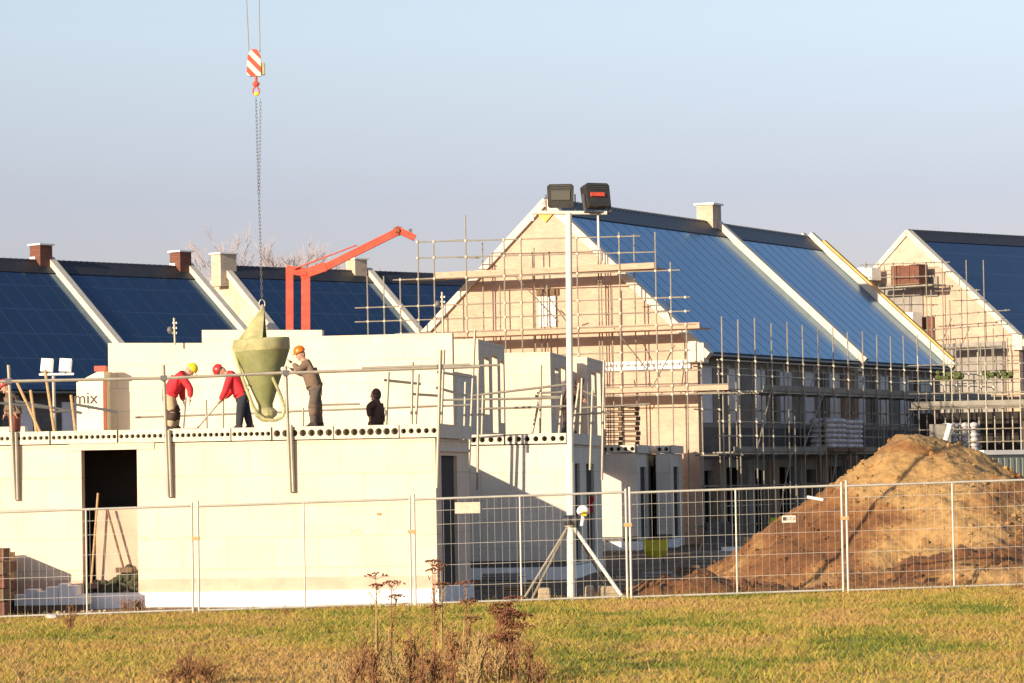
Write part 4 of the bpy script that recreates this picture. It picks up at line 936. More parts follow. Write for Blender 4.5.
def skip():
    D = 73.0; sc = 3600 / D
    rimc = P(262, 352, D); t = thing('concrete_skip', P(262, 422, D), 'olive green conical concrete skip hanging from the crane', 'concrete skip')
    ax = (P(260.5, 345, D) - P(264.5, 408, D)).normalized()
    rot = Z.rotation_difference(ax).to_matrix().to_4x4(); T = Matrix.Translation(rimc) @ rot
    hgt = lambda px: px / sc
    prof = [(hgt(26), hgt(12)), (hgt(27.5), hgt(13)), (hgt(28), hgt(10)), (hgt(27.5), hgt(0)), (hgt(8.5), hgt(-50)), (hgt(7.5), hgt(-52)), (hgt(7.5), hgt(-58))]
    hp_ = MB().lathe(prof, 48, T).build('hopper', skipm, t, smooth=True); hp_.modifiers.new('e', 'EDGE_SPLIT')
    MB().lathe([(hgt(25.5), hgt(12)), (hgt(25), 0), (hgt(7), hgt(-48)), (0, hgt(-48))], 24, T).build('liner', steeld, t)
    MB().lathe([(hgt(26.2), hgt(12.6)), (hgt(28.2), hgt(13.2)), (hgt(28.5), hgt(10.5)), (hgt(28.3), hgt(2)), (hgt(27.9), hgt(1))], 40, T).build('rim_band', skipl, t, smooth=True)
    # outlet
    m = MB(); m.lathe([(hgt(7.5), hgt(-56)), (hgt(11.5), hgt(-60)), (hgt(11), hgt(-64)), (hgt(4), hgt(-70)), (0, hgt(-70))], 14, T); m.build('outlet', skipl, t)
    # hood plate (front half cone to the lifting eye)
    apex = P(262.5, 308, D)
    mb = MB(); base = [T @ Vector((hgt(27.8) * math.cos(x), hgt(27.8) * math.sin(x), hgt(8))) for x in [math.pi * (.93 + .60 * k / 14) for k in range(15)]]
    top = [apex + Vector((-.03 + .005 * k, .0, 0)) for k in range(15)]
    for k in range(14): mb.face([base[k], base[k + 1], top[k + 1], top[k]])
    ho = mb.build('bail_plate', skipl, t); s_ = ho.modifiers.new('s', 'SOLIDIFY'); s_.thickness = .02
    mb = MB(); mb.box(P(260.2, 346, D - .5), P(264.2, 310, D - .42)); mb.tube(apex, P(262.2, 312, D - .46), .04)
    mb = MB(); mb.tube(P(263, 309, D), P(263, 345, D - .35), .04, 4).build('lifting_bar', skipm, t)
    MB().tube(apex, P(265, 338, D + .4), .04, 6).build('lifting_bar', skipm, t)
    MB().ell(apex, (.05, .04, .08)).build('lifting_eye', steel, t)
    # frame tube
    pts = [P(*q) for q in ((232.5, 346, D - .12), (238, 365, D - .2), (246, 388, D - .25), (253, 406, D - .28), (257.5, 414, D - .3), (265, 419.5, D - .3), (275, 420.5, D - .3), (282.5, 417, D - .28), (284.5, 409, D - .25), (281, 396, D - .2), (272.5, 377, D - .28))]
    MB().path(pts, .034, 8).build('guard_tube', skipl, t)
    for a_, b_ in (((247.5, 385, D - .25), (254, 386, D)), ((276, 385, D - .2), (270, 386, D))): MB().tube(P(*a_), P(*b_), .02).build('strut', skipl, t)
    MB().path([P(286, 372, D - .2), P(287, 395, D - .25), P(283, 408, D - .25)], .02, 6).build('control_lever', skipl, t)
    MB().ell(P(283, 369, D - .38), (.05, .04, .05)).build('grey_patch', plastic, t)
skip()

# ------------------------------------------------------------------ red boom behind wall
def boom():
    D = 104
    t = thing('concrete_boom', Vector((P(300, 400, D).x, D, GZ)), 'red jointed crane boom on two posts rising behind the sunlit wall', 'crane boom')
    def bar(a, b, hw, nm, m=redp, DD=D, hd=.14):
        a = P(*a, DD); b = P(*b, DD); d = (b - a); L = d.length; x = d.normalized(); z = Y1.cross(x).normalized()
        mb = MB(); mb.prism([(0, -hw), (L, -hw), (L, hw), (0, hw)], a - Y1 * hd, x, z, Y1, hd * 2); return mb.build(nm, m, t)
    zb = base_y(290, D, GZ)
    bar((290, zb), (289.7, 268.5), .105, 'column'); bar((306, zb), (305.8, 275), .125, 'column')
    bar((286.5, 269.5), (308, 273), .12, 'link', hd=.152); bar((302, 275), (326, 266.5), .13, 'lower_boom', hd=.16); bar((322, 269), (399, 231), .10, 'boom'); bar((398, 230), (415, 238), .09, 'tip_boom')
    MB().tube(P(294, 269, D - .2), P(357, 245, D - .2), .02).build('ram', redp, t)
    MB().ell(P(398, 231, D), (.16, .2, .14)).build('joint', rust, t); MB().ell(P(305, 274, D), (.17, .2, .16)).build('joint', redp, t)
    MB().box(P(409, 234, D - .1), P(412, 229, D)).build('tip_bracket', steeld, t)
boom()
def antenna(px, py0, py1, D, label):
    t = thing('wind_sensor', P(px, py1, D), label, 'sensor')
    MB().tube(P(px, py0, D), P(px + 1, py1, D), .03, 6).build('mast', steel, t); MB().ell(P(px - 4, py0 + 12, D), (.08, .06, .1)).build('cup', steeld, t)
    MB().tube(P(px - 4, py0 + 12, D), P(px, py0 + 16, D), .03).build('arm', steel, t)
    for k in range(3): MB().box(P(px - 1.5, py0 + 4 + 5 * k, D), P(px + 3, py0 + 6 + 5 * k, D + .1)).build('bracket', signm, t)
antenna(174, 318, 345, 93.9, 'small metal sensor post poking up behind the wall before the left roof')
antenna(442, 292, 336, 93.9, 'thin greenish gauge post above the long wall, left of the tan gable')

# ------------------------------------------------------------------ people
def skinmesh(name, pts, edges, m, parent, root=0, sub=2, extra=None):
    """pts: list of (Vector, r)"""
    bm = bmesh.new(); sl = bm.verts.layers.skin.verify(); o0 = rootloc(parent); vs = []
    for i, (p, r) in enumerate(pts):
        v = bm.verts.new(p - o0); rr = r if isinstance(r, tuple) else (r, r); v[sl].radius = rr; v[sl].use_root = (i == root); vs.append(v)
    for a, b in edges: bm.edges.new((vs[a], vs[b]))
    me = bpy.data.meshes.new(name); bm.to_mesh(me); bm.free()
    o = bpy.data.objects.new('tmp', me); C.objects.link(o)
    o.modifiers.new('s', 'SKIN').use_smooth_shade = True; ss = o.modifiers.new('ss', 'SUBSURF'); ss.levels = sub; ss.render_levels = sub
    dg = bpy.context.evaluated_depsgraph_get(); me2 = bpy.data.meshes.new_from_object(o.evaluated_get(dg)); bpy.data.objects.remove(o)
    if extra:
        bm = bmesh.new(); bm.from_mesh(me2)
        tmp = bpy.data.meshes.new('x'); tmp.from_pydata([tuple(v - o0) for v in extra.v], [], extra.f); bm.from_mesh(tmp); bm.to_mesh(me2); bm.free()
        me2.polygons.foreach_set('use_smooth', [True] * len(me2.polygons))
    me2.materials.clear(); me2.materials.append(m); me2.name = name
    ob = bpy.data.objects.new(name, me2); C.objects.link(ob); ob.parent = parent; return ob
def person(label, D, J, jm, tm, hat, hatm, face=1, knee=None, hands=skin, boots=True, hood=False):
    """J: joints in picture columns/rows with depth offset (px,py,dy); face=+1 looks to picture right"""
    g = {k: P(v[0], v[1], D + (v[2] if len(v) > 2 else 0)) for k, v in J.items()}
    fx = (g['foot_a'] + g['foot_b']) / 2
    t = thing('person', Vector((fx.x, fx.y, min(g['foot_a'].z, g['foot_b'].z) - .05)), label, 'person')
    sh = Vector((0, .17, 0)); hp = Vector((0, .10, 0))
    neck, sho, hip, head = g['neck'], g['sho'], g['hip'], g['head']
    waist = sho.lerp(hip, .6); chest = sho.lerp(hip, .22)
    sa, sb = sho - sh, sho + sh; ha, hb = hip - hp, hip + hp
    def limb(j, e): return g[j].lerp(g[e], 0)
    # body
    pts = [(hip, .12), (waist, .11), (chest, .125), (neck, .062), (head - (head - neck) * .35, .055), (sa, .055), (g['elb_a'], .042), (g['hand_a'], .028), (sb, .055), (g['elb_b'], .042), (g['hand_b'], .028),
           (ha, .075), (g['knee_a'], .055), (g['foot_a'], .038), (hb, .075), (g['knee_b'], .055), (g['foot_b'], .038)]
    ed = [(0, 1), (1, 2), (2, 3), (3, 4), (2, 5), (5, 6), (6, 7), (2, 8), (8, 9), (9, 10), (0, 11), (11, 12), (12, 13), (0, 14), (14, 15), (15, 16)]
    ex = MB(); hz = (head - neck).normalized(); q = Z.rotation_difference(hz).to_matrix()
    tilt = q
    fd = (q @ Vector((face, 0, 0)))
    ex.ell(head, (.098, .078, .122), 14, 10, tilt.to_4x4())
    ex.tube(head + fd * .085 - hz * .005, head + fd * .118 - hz * .03, .012, 6, r2=.018)      # nose
    ex.ell(head + fd * .07 - hz * .085, (.03, .035, .03), 8, 5)                                  # chin
    for s_ in (-1, 1): ex.ell(head + Vector((0, s_ * .078, 0)) - hz * .01, (.018, .012, .03), 6, 4)  # ears
    body = skinmesh('body', pts, ed, skin, t, extra=ex)
    # eyes and mouth as small marks
    mb = MB()
    for s_ in (-1, 1): mb.ell(head + fd * .088 + Vector((0, s_ * .032, 0)) + hz * .015, (.01, .012, .008), 6, 4)
    mb.ell(head + fd * .094 - hz * .06, (.006, .022, .005), 6, 4); mb.build('facial_features', bootm, t)
    # hands
    for e_, h_ in (('elb_a', 'hand_a'), ('elb_b', 'hand_b')):
        d = (g[h_] - g[e_]).normalized(); p0 = g[h_]; side = Y1
        palm = p0 + d * .055; pts = [(p0, .026), (palm, (.040, .022))]; ed = [(0, 1)]
        dn_ = (d + Vector((0, 0, -.5))).normalized()
        for k in range(4):
            b_ = palm + side * (-.030 + .02 * k) + d * .02; L = (.055, .065, .06, .045)[k]; i = len(pts)
            m1 = b_ + d * L * .5; m2 = m1 + dn_ * L * .5
            pts += [(b_, .0095), (m1, .009), (m2, .008)]; ed += [(1, i), (i, i + 1), (i + 1, i + 2)]
        i = len(pts); th_ = p0 + d * .03 - side * .045 * (1 if e_ == 'elb_a' else -1); pts += [(th_, .011), (th_ + d * .045, .009)]; ed += [(0, i), (i, i + 1)]
        skinmesh('hand' if hands is skin else 'glove', pts, ed, hands, t, sub=1)
    # jacket
    w_a = g['elb_a'].lerp(g['hand_a'], .86); w_b = g['elb_b'].lerp(g['hand_b'], .86)
    hem = waist.lerp(hip, .62)
    pts = [(waist, (.215, .18)), (hem, (.20, .18)), (chest, (.225, .195)), (neck.lerp(chest, .2), .10), (sa, .095), (g['elb_a'], .075), (w_a, .055), (sb, .095), (g['elb_b'], .075), (w_b, .055)]
    skinmesh('jacket', pts, [(0, 1), (0, 2), (2, 3), (2, 4), (4, 5), (5, 6), (2, 7), (7, 8), (8, 9)], jm, t)
    # trousers
    pts = [(hip, .13), (ha, .12), (g['knee_a'], .092), (g['foot_a'] + Vector((0, 0, .04)), .078), (hb, .12), (g['knee_b'], .092), (g['foot_b'] + Vector((0, 0, .04)), .078)]
    skinmesh('trousers', pts, [(0, 1), (1, 2), (2, 3), (0, 4), (4, 5), (5, 6)], tm, t)
    if knee:
        for s_ in ('a', 'b'):
            k_ = g['knee_' + s_]; q1_ = (g['foot_' + s_] - k_).normalized(); q0_ = (hip - k_).normalized(); MB().tube(k_ + q0_ * .12, k_, .105, 12).tube(k_, k_ + q1_ * .16, .10, 12, r2=.088).build('knee_pad', knee, t, smooth=True)
    if boots:
        for s_ in ('a', 'b'):
            f_ = g['foot_' + s_]; z0 = min(g['foot_a'].z, g['foot_b'].z) - .06
            m_ = MB(); m_.prism([(-.09, 0), (.19, 0), (.2, .05), (.12, .09), (.05, .16), (-.07, .16)] if face > 0 else [(-.19, 0), (.09, 0), (.07, .16), (-.05, .16), (-.12, .09), (-.2, .05)], Vector((f_.x, f_.y - .05, f_.z - .05)), X1, Z, Y1, .1)
            o = m_.build('boot', bootm, t); o.modifiers.new('b', 'BEVEL').width = .02
    if hat:
        T = Matrix.Translation(head + hz * .035) @ tilt.to_4x4()
        hb_ = MB().lathe([(.122, 0), (.124, .03), (.112, .08), (.08, .12), (.04, .14), (0, .145)], 18, T)
        ho = hb_.build('helmet', hatm, t, smooth=True)
        mb = MB(); mb.ell(head + hz * .045 + fd * .11, (.07, .09, .012), 12, 5, tilt.to_4x4()); mb.build('peak', hatm, ho)
        mb = MB(); mb.box((-.1, -.012, .05), (.1, .012, .15), T); 
    elif hood:
        MB().ell(head + hz * .01 - fd * .02, (.105, .095, .135), 12, 8, tilt.to_4x4()).build('hood', jm, t, smooth=True)
    return t
BY = lambda px, D: base_y(px, D) - 2
D = 74
person('worker in red sweater, yellow helmet and beige trousers raking fresh concrete', D, dict(head=(190, 370.5), neck=(186.5, 373.5), sho=(181, 374.5), hip=(169, 395), elb_a=(190.5, 389, -.2), hand_a=(190, 399, -.2), elb_b=(182, 394, .2), hand_b=(183.5, 401.5, .1), knee_a=(172, 413, -.1), foot_a=(170, BY(170, D), -.12), knee_b=(176, 412, .1), foot_b=(176, BY(176, D), .12)), redj, beiget, True, ylh, 1, knee=blackj)
r1 = thing('hand_rammer', P(183.5, 429, 73.9), 'thin tool with a flat foot held by the yellow helmeted worker', 'tool')
MB().tube(P(186, 397, 73.9), P(183.5, 428, 73.9), .017).build('handle', steeld, r1); MB().box(P(173, 430.5, 73.8), P(195, 428, 74)).build('foot_plate', steel, r1)
D = 74.4
person('worker in red sweater, red helmet and dark trousers bending with a long rake', D, dict(head=(220.8, 371), neck=(225, 373), sho=(231.5, 374.5), hip=(242.5, 396), elb_a=(225, 392, -.25), hand_a=(219.5, 401.5, -.2), elb_b=(232, 391, .2), hand_b=(224, 399, .0), knee_a=(240, 415, -.1), foot_a=(239, BY(239, D), -.12), knee_b=(247, 413, .1), foot_b=(250.5, BY(250, D), .1)), redj, jeans, True, rdh, -1)
r2 = thing('concrete_rake', P(197, 429, 74.3), 'long pale handled rake pulled by the red helmeted worker', 'rake')
MB().tube(P(224, 397, 74.2), P(197.5, 428, 74.2), .018).build('handle', steel, r2); MB().box(P(191, 431, 74.1), P(202, 428, 74.3)).build('rake_head', steeld, r2)
D = 72.5
person('worker in orange helmet and brown sweater steadying the hanging concrete skip', D, dict(head=(300.5, 354), neck=(303, 359.5), sho=(307, 364), hip=(315.5, 389), elb_a=(299.5, 369.5, -.2), hand_a=(292, 363, -.12), elb_b=(303, 375, .2), hand_b=(293.5, 370, .1), knee_a=(313, 408, -.1), foot_a=(313.5, BY(313, D), -.12), knee_b=(317.5, 407, .1), foot_b=(320, BY(320, D), .12)), brownj, greyt, True, orh, -1, knee=brownj, hands=glove)
D = 76
person('crouching person in a dark hooded coat seen on the slab edge', D, dict(head=(375.5, 395), neck=(375.8, 399), sho=(375.5, 403), hip=(377.5, 420), elb_a=(368.5, 407, -.22), hand_a=(370, 419, -.25), elb_b=(382.5, 410, .2), hand_b=(379, 420, .2), knee_a=(370, 424, -.25), foot_a=(379, BY(379, D) + 2, -.15), knee_b=(372, 424, .2), foot_b=(382, BY(380, D) + 2, .15)), blackj, blackj, False, None, -1, hood=True, boots=False)
D = 87.2
person('dark clothed person leaning over a rail just behind the tall mast', D, dict(head=(580, 383), neck=(576.5, 387), sho=(573, 389.5), hip=(566, 405), elb_a=(580, 396, -.2), hand_a=(584, 399, -.2), elb_b=(579, 396, .2), hand_b=(583, 400, .1), knee_a=(567, 420, -.1), foot_a=(565, BY(565, D), -.12), knee_b=(569, 420, .1), foot_b=(569, BY(569, D), .12)), blackj, blackj, False, None, 1, hood=True)
D = 77
person('worker with red cap bending behind the pole at the far left edge', D, dict(head=(5, 387), neck=(8, 392), sho=(11, 396), hip=(14, 412), elb_a=(11, 405, -.2), hand_a=(15, 413, -.2), elb_b=(8, 406, .2), hand_b=(5, 414, .1), knee_a=(13, 424, -.1), foot_a=(13, BY(13, D) + 0, -.12), knee_b=(17, 424, .1), foot_b=(17, BY(17, D), .12)), brownj, rust, True, rdh, -1)

# ------------------------------------------------------------------ site objects
# pallet stack (wooden) on small block slab
def pallet(W=1.2, Dp=.8):
    t = thing('wooden_pallet', (0, 0, 0), 'x', 'pallet', 'wooden pallets stacked on the low slab')
    MB().box((0, 0, .11), (W, Dp, .135)).build('top_deck', wooddk, t); MB().box((0, 0, 0), (W, Dp, .02)).build('bottom_deck', wooddk, t)
    for x in (0, W / 2 - .06, W - .12): MB().box((x, 0, .02), (x + .12, Dp, .11)).build('block_row', wooddk, t)
    return t
pp = pallet(); zt = ST
names = ['bottom', 'second', 'third', 'fourth', 'fifth', 'sixth', 'seventh', 'eighth']
for k in range(8):
    o = pp if k == 0 else copy_tree(pp); o.location = (P(602, 440, 119.6).x + .02 * (k % 3), 119.9, ST + .165 * k); o.scale = (1.05, 1, 1); o['label'] = f'wooden pallet on the low slab, {names[k]} from the bottom of its stack'
# left foreground: pallet of white blocks, brown crate stack
def white_blocks():
    D = 69.25; a = P(14, 612, D); t = thing('block_pallet', Vector((a.x, D, GZ)), 'low shaded pallet of white foam blocks by the fence at lower left', 'block pallet')
    zb = GZ + .12
    MB().box((a.x, D, GZ), (a.x + 1.35, D + .8, zb)).build('pallet_base', wooddk, t)
    for k, (x0, x1, h) in enumerate(((0, .22, .2), (.2, .45, .3), (.43, .62, .26), (.6, .85, .34), (.85, 1.02, .4), (1.0, 1.22, .36), (1.2, 1.42, .18))):
        MB().box((a.x + x0 + .01, D + .02 * (k % 2), zb), (a.x + x1, D + .7, zb + h)).build('foam_block', plinthm, t)
white_blocks()
def crate_stack():
    D = 68.9; a = P(-60, 612, D); b = P(8, 553, D); n = 6; t = thing('timber_stack', Vector((a.x, D, GZ)), 'stack of brown timber and bricks at the lower left edge', 'timber stack')
    for k in range(n):
        z = GZ + (b.z - GZ) * k / n; MB().box((a.x, D + .02 * (k % 2), z + .03), (b.x - .03 * (k % 2), D + 1.2, z + (b.z - GZ) / n)).build('timber_layer', wood if k % 2 else brickr, t)
crate_stack()
def shade_stack():  # added stack, mostly out of view, to shade the foam blocks
    D = 67.2; b = P(4, 575, D); t = thing('shade_blocker_stack', Vector((b.x - 1, D, GZ)), 'added lower stack at the left edge that shades the foam blocks', 'shade blocker')
    for k in range(5): MB().box((b.x - 2.3, D + .01 * (k % 2), GZ + .25 * k + .02), (b.x - .02 * (k % 2), D + .9, GZ + .25 * k + .25)).build('blocker_layer', wooddk if k % 2 else brickr, t)
shade_stack()
# tools in doorway
def rake_tool(p, q, m1, label, name, br=False):
    t = thing(name, q, label, 'tool'); MB().tube(p, q, .022).build('handle', m1, t)
    d = (q - p).normalized(); MB().box(q + Vector((-.16, -.03, -.05)), q + Vector((.16, .03, .05))).build('head', wooddk, t)
Dd = 70.17
rake_tool(P(98, 493, Dd), P(91, 586, Dd), wood, 'pale wooden pole tool leaning at the left of the doorway', 'broom')
rake_tool(P(107, 508, Dd), P(124, 570, Dd - .05), wooddk, 'dark broom leaning to the right inside the doorway', 'broom')
mb = MB(F1)
for k in range(60):
    x = random.uniform(-6.88, -5.95); h = .16 + .35 * max(0, 1 - abs(x + 6.1) * 3.2); mb.ell((x, .2 + random.uniform(-.05, .05), .2 + random.random() * h), (.08, .06, .07), 6, 4)
tag(mb.build('doorway_shadow_lumps', mat('shadow_lump', (.05, .05, .025), .9, var=.2), loc=F1 @ Vector((-6.3, .4, .2))), 'dark lumps standing in for a shadow at the bottom of the doorway', 'shadow stand-in')  # dark lumps shaped as the shadow at the doorway foot
# yellow tub
def tub():
    D = 100; c = P(655.5, 547, D); t = thing('mortar_tub', Vector((c.x, D, GZ)), 'yellow green mortar tub on thin legs between fence and right houses', 'mortar tub')
    T = Matrix.Translation(c); MB().lathe([(0, -.27), (.25, -.27), (.33, -.1), (.36, .2), (.38, .22), (.34, .2), (.3, -.1), (0, -.2)], 20, T).build('tub', yellowg, t)
    MB().lathe([(0, .2), (.2, .24), (.34, .19)], 12, T).build('load', brickr, t)
    for x, y in ((-.2, -.2), (.2, -.2), (-.2, .2), (.2, .2)): MB().tube(c + Vector((x, y, -.25)), Vector((c.x + x * 1.3, D + y * 1.3, GZ - .03)), .02).build('leg', steeld, t)
tub()
tag(MB().box((P(755, 560, 96).x, 96, GZ - .02), (P(775, 560, 96).x, 97, P(760, 547, 96).z)).build('pale_crate', facl, loc=P(760, 560, 96)), 'pale grey block at the foot of the sand slope behind the fence', 'block')
# ground clutter in the shaded lane
for k, (px, py, D, sx_, mt, lb) in enumerate(((480, 594, 80, .9, plankg, 'flat weathered board pile at the foot of the shaded grey wall'), (700, 545, 112, .8, steeld, 'dark crate on the shaded lane left of the scaffold'), (690, 560, 100, 1.2, plankg, 'low stack of grey boards on the shaded lane'), (735, 530, 122, .8, facl, 'pale box near the scaffold feet'), (505, 590, 83, .5, plinthm, 'small white foam offcut by the grey wall plinth'))):
    x = P(px, py, D).x; m = MB()
    for j in range(4): m.box((x + .02 * j, D + .02 * j, GZ + .08 * j), (x + sx_ - .03 * (j % 2), D + .6, GZ + .08 * j + .06))
    tag(m.build('material_stack', mt, loc=(x, D, GZ)), lb, 'material stack')
for k, (px, py, D, wd, hh, mt, lb) in enumerate(((720, 552, 104, 1.3, .35, plinthm, 'white block pile in the shade left of the sand slope'), (676, 572, 88, .7, .22, wooddk, 'dark boards lying in the lane behind the yellow tub'), (705, 520, 126, 1.0, .8, steeld, 'dark machine box under the lower scaffold deck'), (742, 540, 112, .9, .5, wood, 'brown crate in front of the ground floor scaffold'), (640, 578, 84, .9, .18, facl, 'grey slab offcuts behind the fence join'), (613, 582, 80, .5, .2, stone, 'stone coloured rubble block behind the mast brace'), (768, 512, 128, .8, .9, yellowg, 'small yellow bin under the scaffold near the sand slope'), (500, 596, 76, .8, .15, wood, 'brown planks on the ground before the shaded wall'))):
    x = P(px, py, D).x; m = MB()
    for j in range(3): m.box((x + .04 * j, D + .03 * j, GZ + hh * j / 3), (x + wd - .06 * j, D + .6, GZ + hh * (j + 1) / 3 - .015))
    tag(m.build('site_material', mt, loc=(x, D, GZ)), lb, 'site material')
m = MB()
for k in range(240):
    x = random.uniform(-9, 3); y = random.uniform(64, 69); 
    if f1((x, y, 0)).y > -.2: continue
    m.ell((x, y, gz(x, y) + .01), (random.uniform(.02, .08), random.uniform(.02, .06), random.uniform(.015, .05)), 5, 3)
tag(m.build('rubble', stone), 'scattered lumps of rubble along the foot of the white plinth', 'rubble', kind='stuff')
p = P(52, 623, 61.5); tag(MB().ell((p.x, 61.5, fz(p.x) + .05), (.12, .08, .05), 8, 5).build('plastic_scrap', plastic, loc=(p.x, 61.5, fz(p.x))), 'white crumpled plastic scrap in the grass at lower left', 'scrap')

# ------------------------------------------------------------------ dried weeds
def dry_plant(px, pyt, D, label, nst=5, spread=.25, heads=True, lean=0, seed=0, m1=weed):
    rnd = random.Random(seed * 97 + int(px)); base = P(px, 600, D); bx = base.x; bz = fz(bx); top = P(px, pyt, D).z; Hh = top - bz
    t = thing('dried_plant', (bx, D, bz), label, 'dried plant', 'dried brown weeds in the field')
    mb = MB()
    for k in range(nst):
        hh = Hh * (1 if k == 0 else rnd.uniform(.55, .97)); dx = lean * hh + (rnd.uniform(-1, 1) * spread if k else 0); dy = rnd.uniform(-.5, .5) * spread
        p0 = Vector((bx + rnd.uniform(-.04, .04), D + rnd.uniform(-.04, .04), bz)); p3 = Vector((bx + dx, D + dy, bz + hh)); pm = p0.lerp(p3, .5) + Vector((-dx * .18, 0, .03))
        mb.tube(p0, pm, .011, 5, r2=.008).tube(pm, p3, .008, 5, r2=.005)
        for j in range(13):
            f = rnd.uniform(.2, .95); q = p0.lerp(pm, f * 2) if f < .5 else pm.lerp(p3, f * 2 - 1); L = rnd.uniform(.03, .12)
            e = q + Vector((rnd.uniform(-1, 1) * L, rnd.uniform(-1, 1) * L, rnd.uniform(-.3, 1) * L)); mb.tube(q, e, .003, 3, r2=.002, cap=False)
            mb.ell(e, (.007, .007, .012), 4, 3)
            mb.tube(e, e + Vector((rnd.uniform(-.03, .03), 0, .04)), .005, 3, r2=.002, cap=False)
        if heads:
            m2 = MB(); w_ = rnd.uniform(.07, .13) * (1.25 if k == 0 else 1)
            for j in range(34):
                a_ = rnd.random() * 6.28; r_ = w_ * math.sqrt(rnd.random()); q = p3 + Vector((math.cos(a_) * r_, math.sin(a_) * r_, .025 - .25 * r_ * (r_ / w_) + rnd.uniform(-.008, .008)))
                m2.ell(q, (.014, .014, .009), 5, 3)
                if j % 3 == 0: m2.tube(p3 - Vector((0, 0, .05)), q, .002, 3, cap=False)
            m2.build('flower_head', weedh, t)
    mb.build('stem', m1, t)
W = [(376, 575, 43, 2, .10, 'tall thin dried umbel left of the plinth corner'), (392, 583, 43.5, 2, .08, 'shorter single dried umbel beside the tall thin one'), (433, 562, 42, 3, .07, 'tallest dried umbel before the dark side door'),
     (441, 566, 42.5, 2, .05, 'thin dried umbel just right of the tallest one'), (466, 583, 42, 3, .12, 'dried umbel plant left of the big dark clump'), (497, 606, 41, 7, .16, 'dried umbel cluster at the left of the dark clump'),
     (515, 598, 40.5, 9, .16, 'dense dark umbel clump right of centre foreground'), (508, 612, 40, 8, .22, 'lower dense dried clump under the dark umbels'), (452, 620, 40, 7, .2, 'mid height branching brown weed left of the dark clump'),
     (478, 630, 39.6, 7, .2, 'bushy brown weed at the bottom left of the dark clump'), (410, 625, 40.5, 6, .14, 'reddish slender weed below the single dried umbel'), (372, 640, 40, 6, .2, 'low spreading brown weed left of the weed group'),
     (395, 655, 39.5, 7, .25, 'low wiry brown weed in the bottom foreground'), (350, 655, 39.6, 5, .25, 'leftmost low weed of the central weed group'), (436, 650, 39.4, 8, .25, 'tangled low weed at the bottom centre'), (500, 650, 39.2, 8, .2, 'thick stemmed weed at the very bottom under the clump'), (527, 640, 39.5, 5, .12, 'weed on the right side of the dark clump')]
W += [(px_, py_, D_, 4, .25, lb_) for px_, py_, D_, lb_ in ((360, 632, 39.8, 'wiry brown weed below the left single umbels'), (388, 628, 40.2, 'brown weed tuft between the slender weeds'), (422, 636, 39.3, 'low brown tuft right of the reddish slender weed'), (446, 640, 40.3, 'brown tuft behind the tangled bottom weed'), (464, 618, 40.8, 'tall brown stems left of the umbel cluster'), (488, 626, 40.1, 'brown stems between the umbel cluster and the dark clump'), (516, 636, 39.2, 'brown tuft at the foot of the dark umbel clump'), (470, 655, 38.9, 'lowest brown tuft in the middle of the weed group'), (420, 662, 38.8, 'low tuft at the bottom edge left of the tangled weed'), (375, 664, 38.8, 'low tuft at the bottom edge under the wiry weeds'), (330, 660, 39.2, 'sparse tuft left of the whole weed group'), (538, 660, 39.0, 'sparse tuft right of the whole weed group'))]
for i, (px, pyt, D, ns, sp, lb) in enumerate(W): dry_plant(px, pyt, D if pyt < 600 else D - 2.0, lb, ns, sp * .75, pyt < 618, seed=i, m1=weed if i % 3 else strawm)
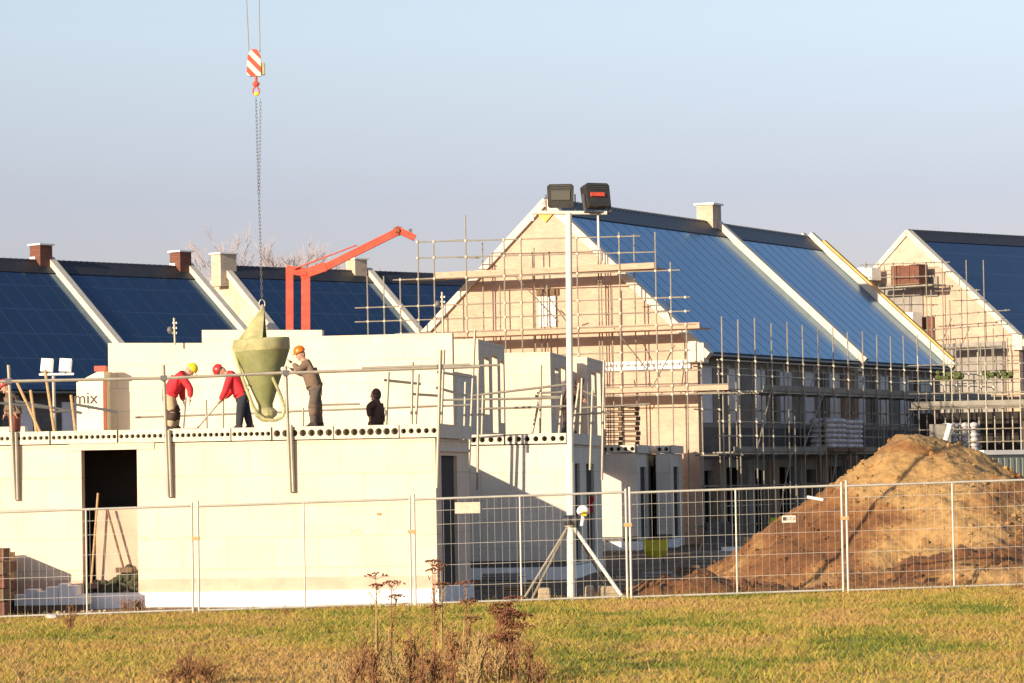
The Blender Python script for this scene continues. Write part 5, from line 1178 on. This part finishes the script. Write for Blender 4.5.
for i, (px, pyt, D, ns, sp, lb) in enumerate([(190, 655, 39.4, 12, .3, 'dark low brown weed tuft at the bottom left quarter'), (208, 662, 39.2, 10, .3, 'second dark low weed tuft beside the first at bottom left'), (172, 668, 39.3, 7, .2, 'short weed tuft left of the dark low tufts'), (70, 606, 56, 5, .18, 'small reddish weed right of the white plastic scrap'), (140, 600, 62.9, 7, .2, 'small weed at the fence below the doorway corner'), (128, 602, 63, 5, .16, 'tiny weed at the fence left of the doorway weed'), (1019, 590, 61.2, 8, .2, 'reddish weed by the fence at the right edge'), (285, 618, 60.5, 4, .15, 'small dry weed at the fence base before the plain wall'), (20, 660, 40, 5, .2, 'pale weed in the bottom left corner'), (660, 655, 44, 3, .1, 'little pale weed in the open grass right of centre')]):
    dry_plant(px, pyt, D, lb, ns, sp, False, seed=40 + i, m1=weed if i not in (8, 9) else strawm)

# ------------------------------------------------------------------ far bare trees
def bare_tree(px, pyt, D, wpx, label, seed):
    rnd = random.Random(seed); b = P(px, 400, D); top = P(px, pyt, D).z; Hh = top - GZ; sc = D / F; spread = wpx * sc / 2
    t = thing('bare_tree', (b.x, D, GZ), label, 'tree', 'leafless trees beyond the roofs')
    tr = MB(); base = Vector((b.x, D, GZ)); th_ = base + Vector((0, 0, Hh * .35)); tr.tube(base, th_, .28, 8, r2=.2); tr.build('trunk', bark, t)
    m = MB()
    def br(p, d, L, r, dep):
        q = p + d * L; m.tube(p, q, r, 4, r2=r * .65, cap=False)
        if dep == 0: return
        for k in range(3 if dep > 1 else 4):
            nd = (d + Vector((rnd.uniform(-.55, .55), rnd.uniform(-.55, .55), rnd.uniform(-.1, .45)))).normalized(); br(p + d * L * rnd.uniform(.5, 1), nd, L * rnd.uniform(.6, .85), r * .7, dep - 1)
    for k in range(5):
        d = Vector((rnd.uniform(-1, 1) * spread / Hh * 1.3, rnd.uniform(-.5, .5), 1)).normalized(); br(th_ - Vector((0, 0, rnd.uniform(0, Hh * .12))), d, Hh * .21, .17, 6)
    m.build('crown', bark, t)
for i, (px, pyt, wpx) in enumerate(((268, 234, 26), (286, 234, 22), (303, 230, 26), (320, 233, 24), (340, 237, 18))):
    bare_tree(px, pyt, 330 + 12 * (i % 3), wpx, ['leftmost faint bare tree above the foil covered gable', 'bare tree crossed by the crane chain', 'tallest bare tree left of the red boom posts', 'bare tree above the red boom joint', 'smallest bare tree left of the cream far chimney'][i], 11 + i)
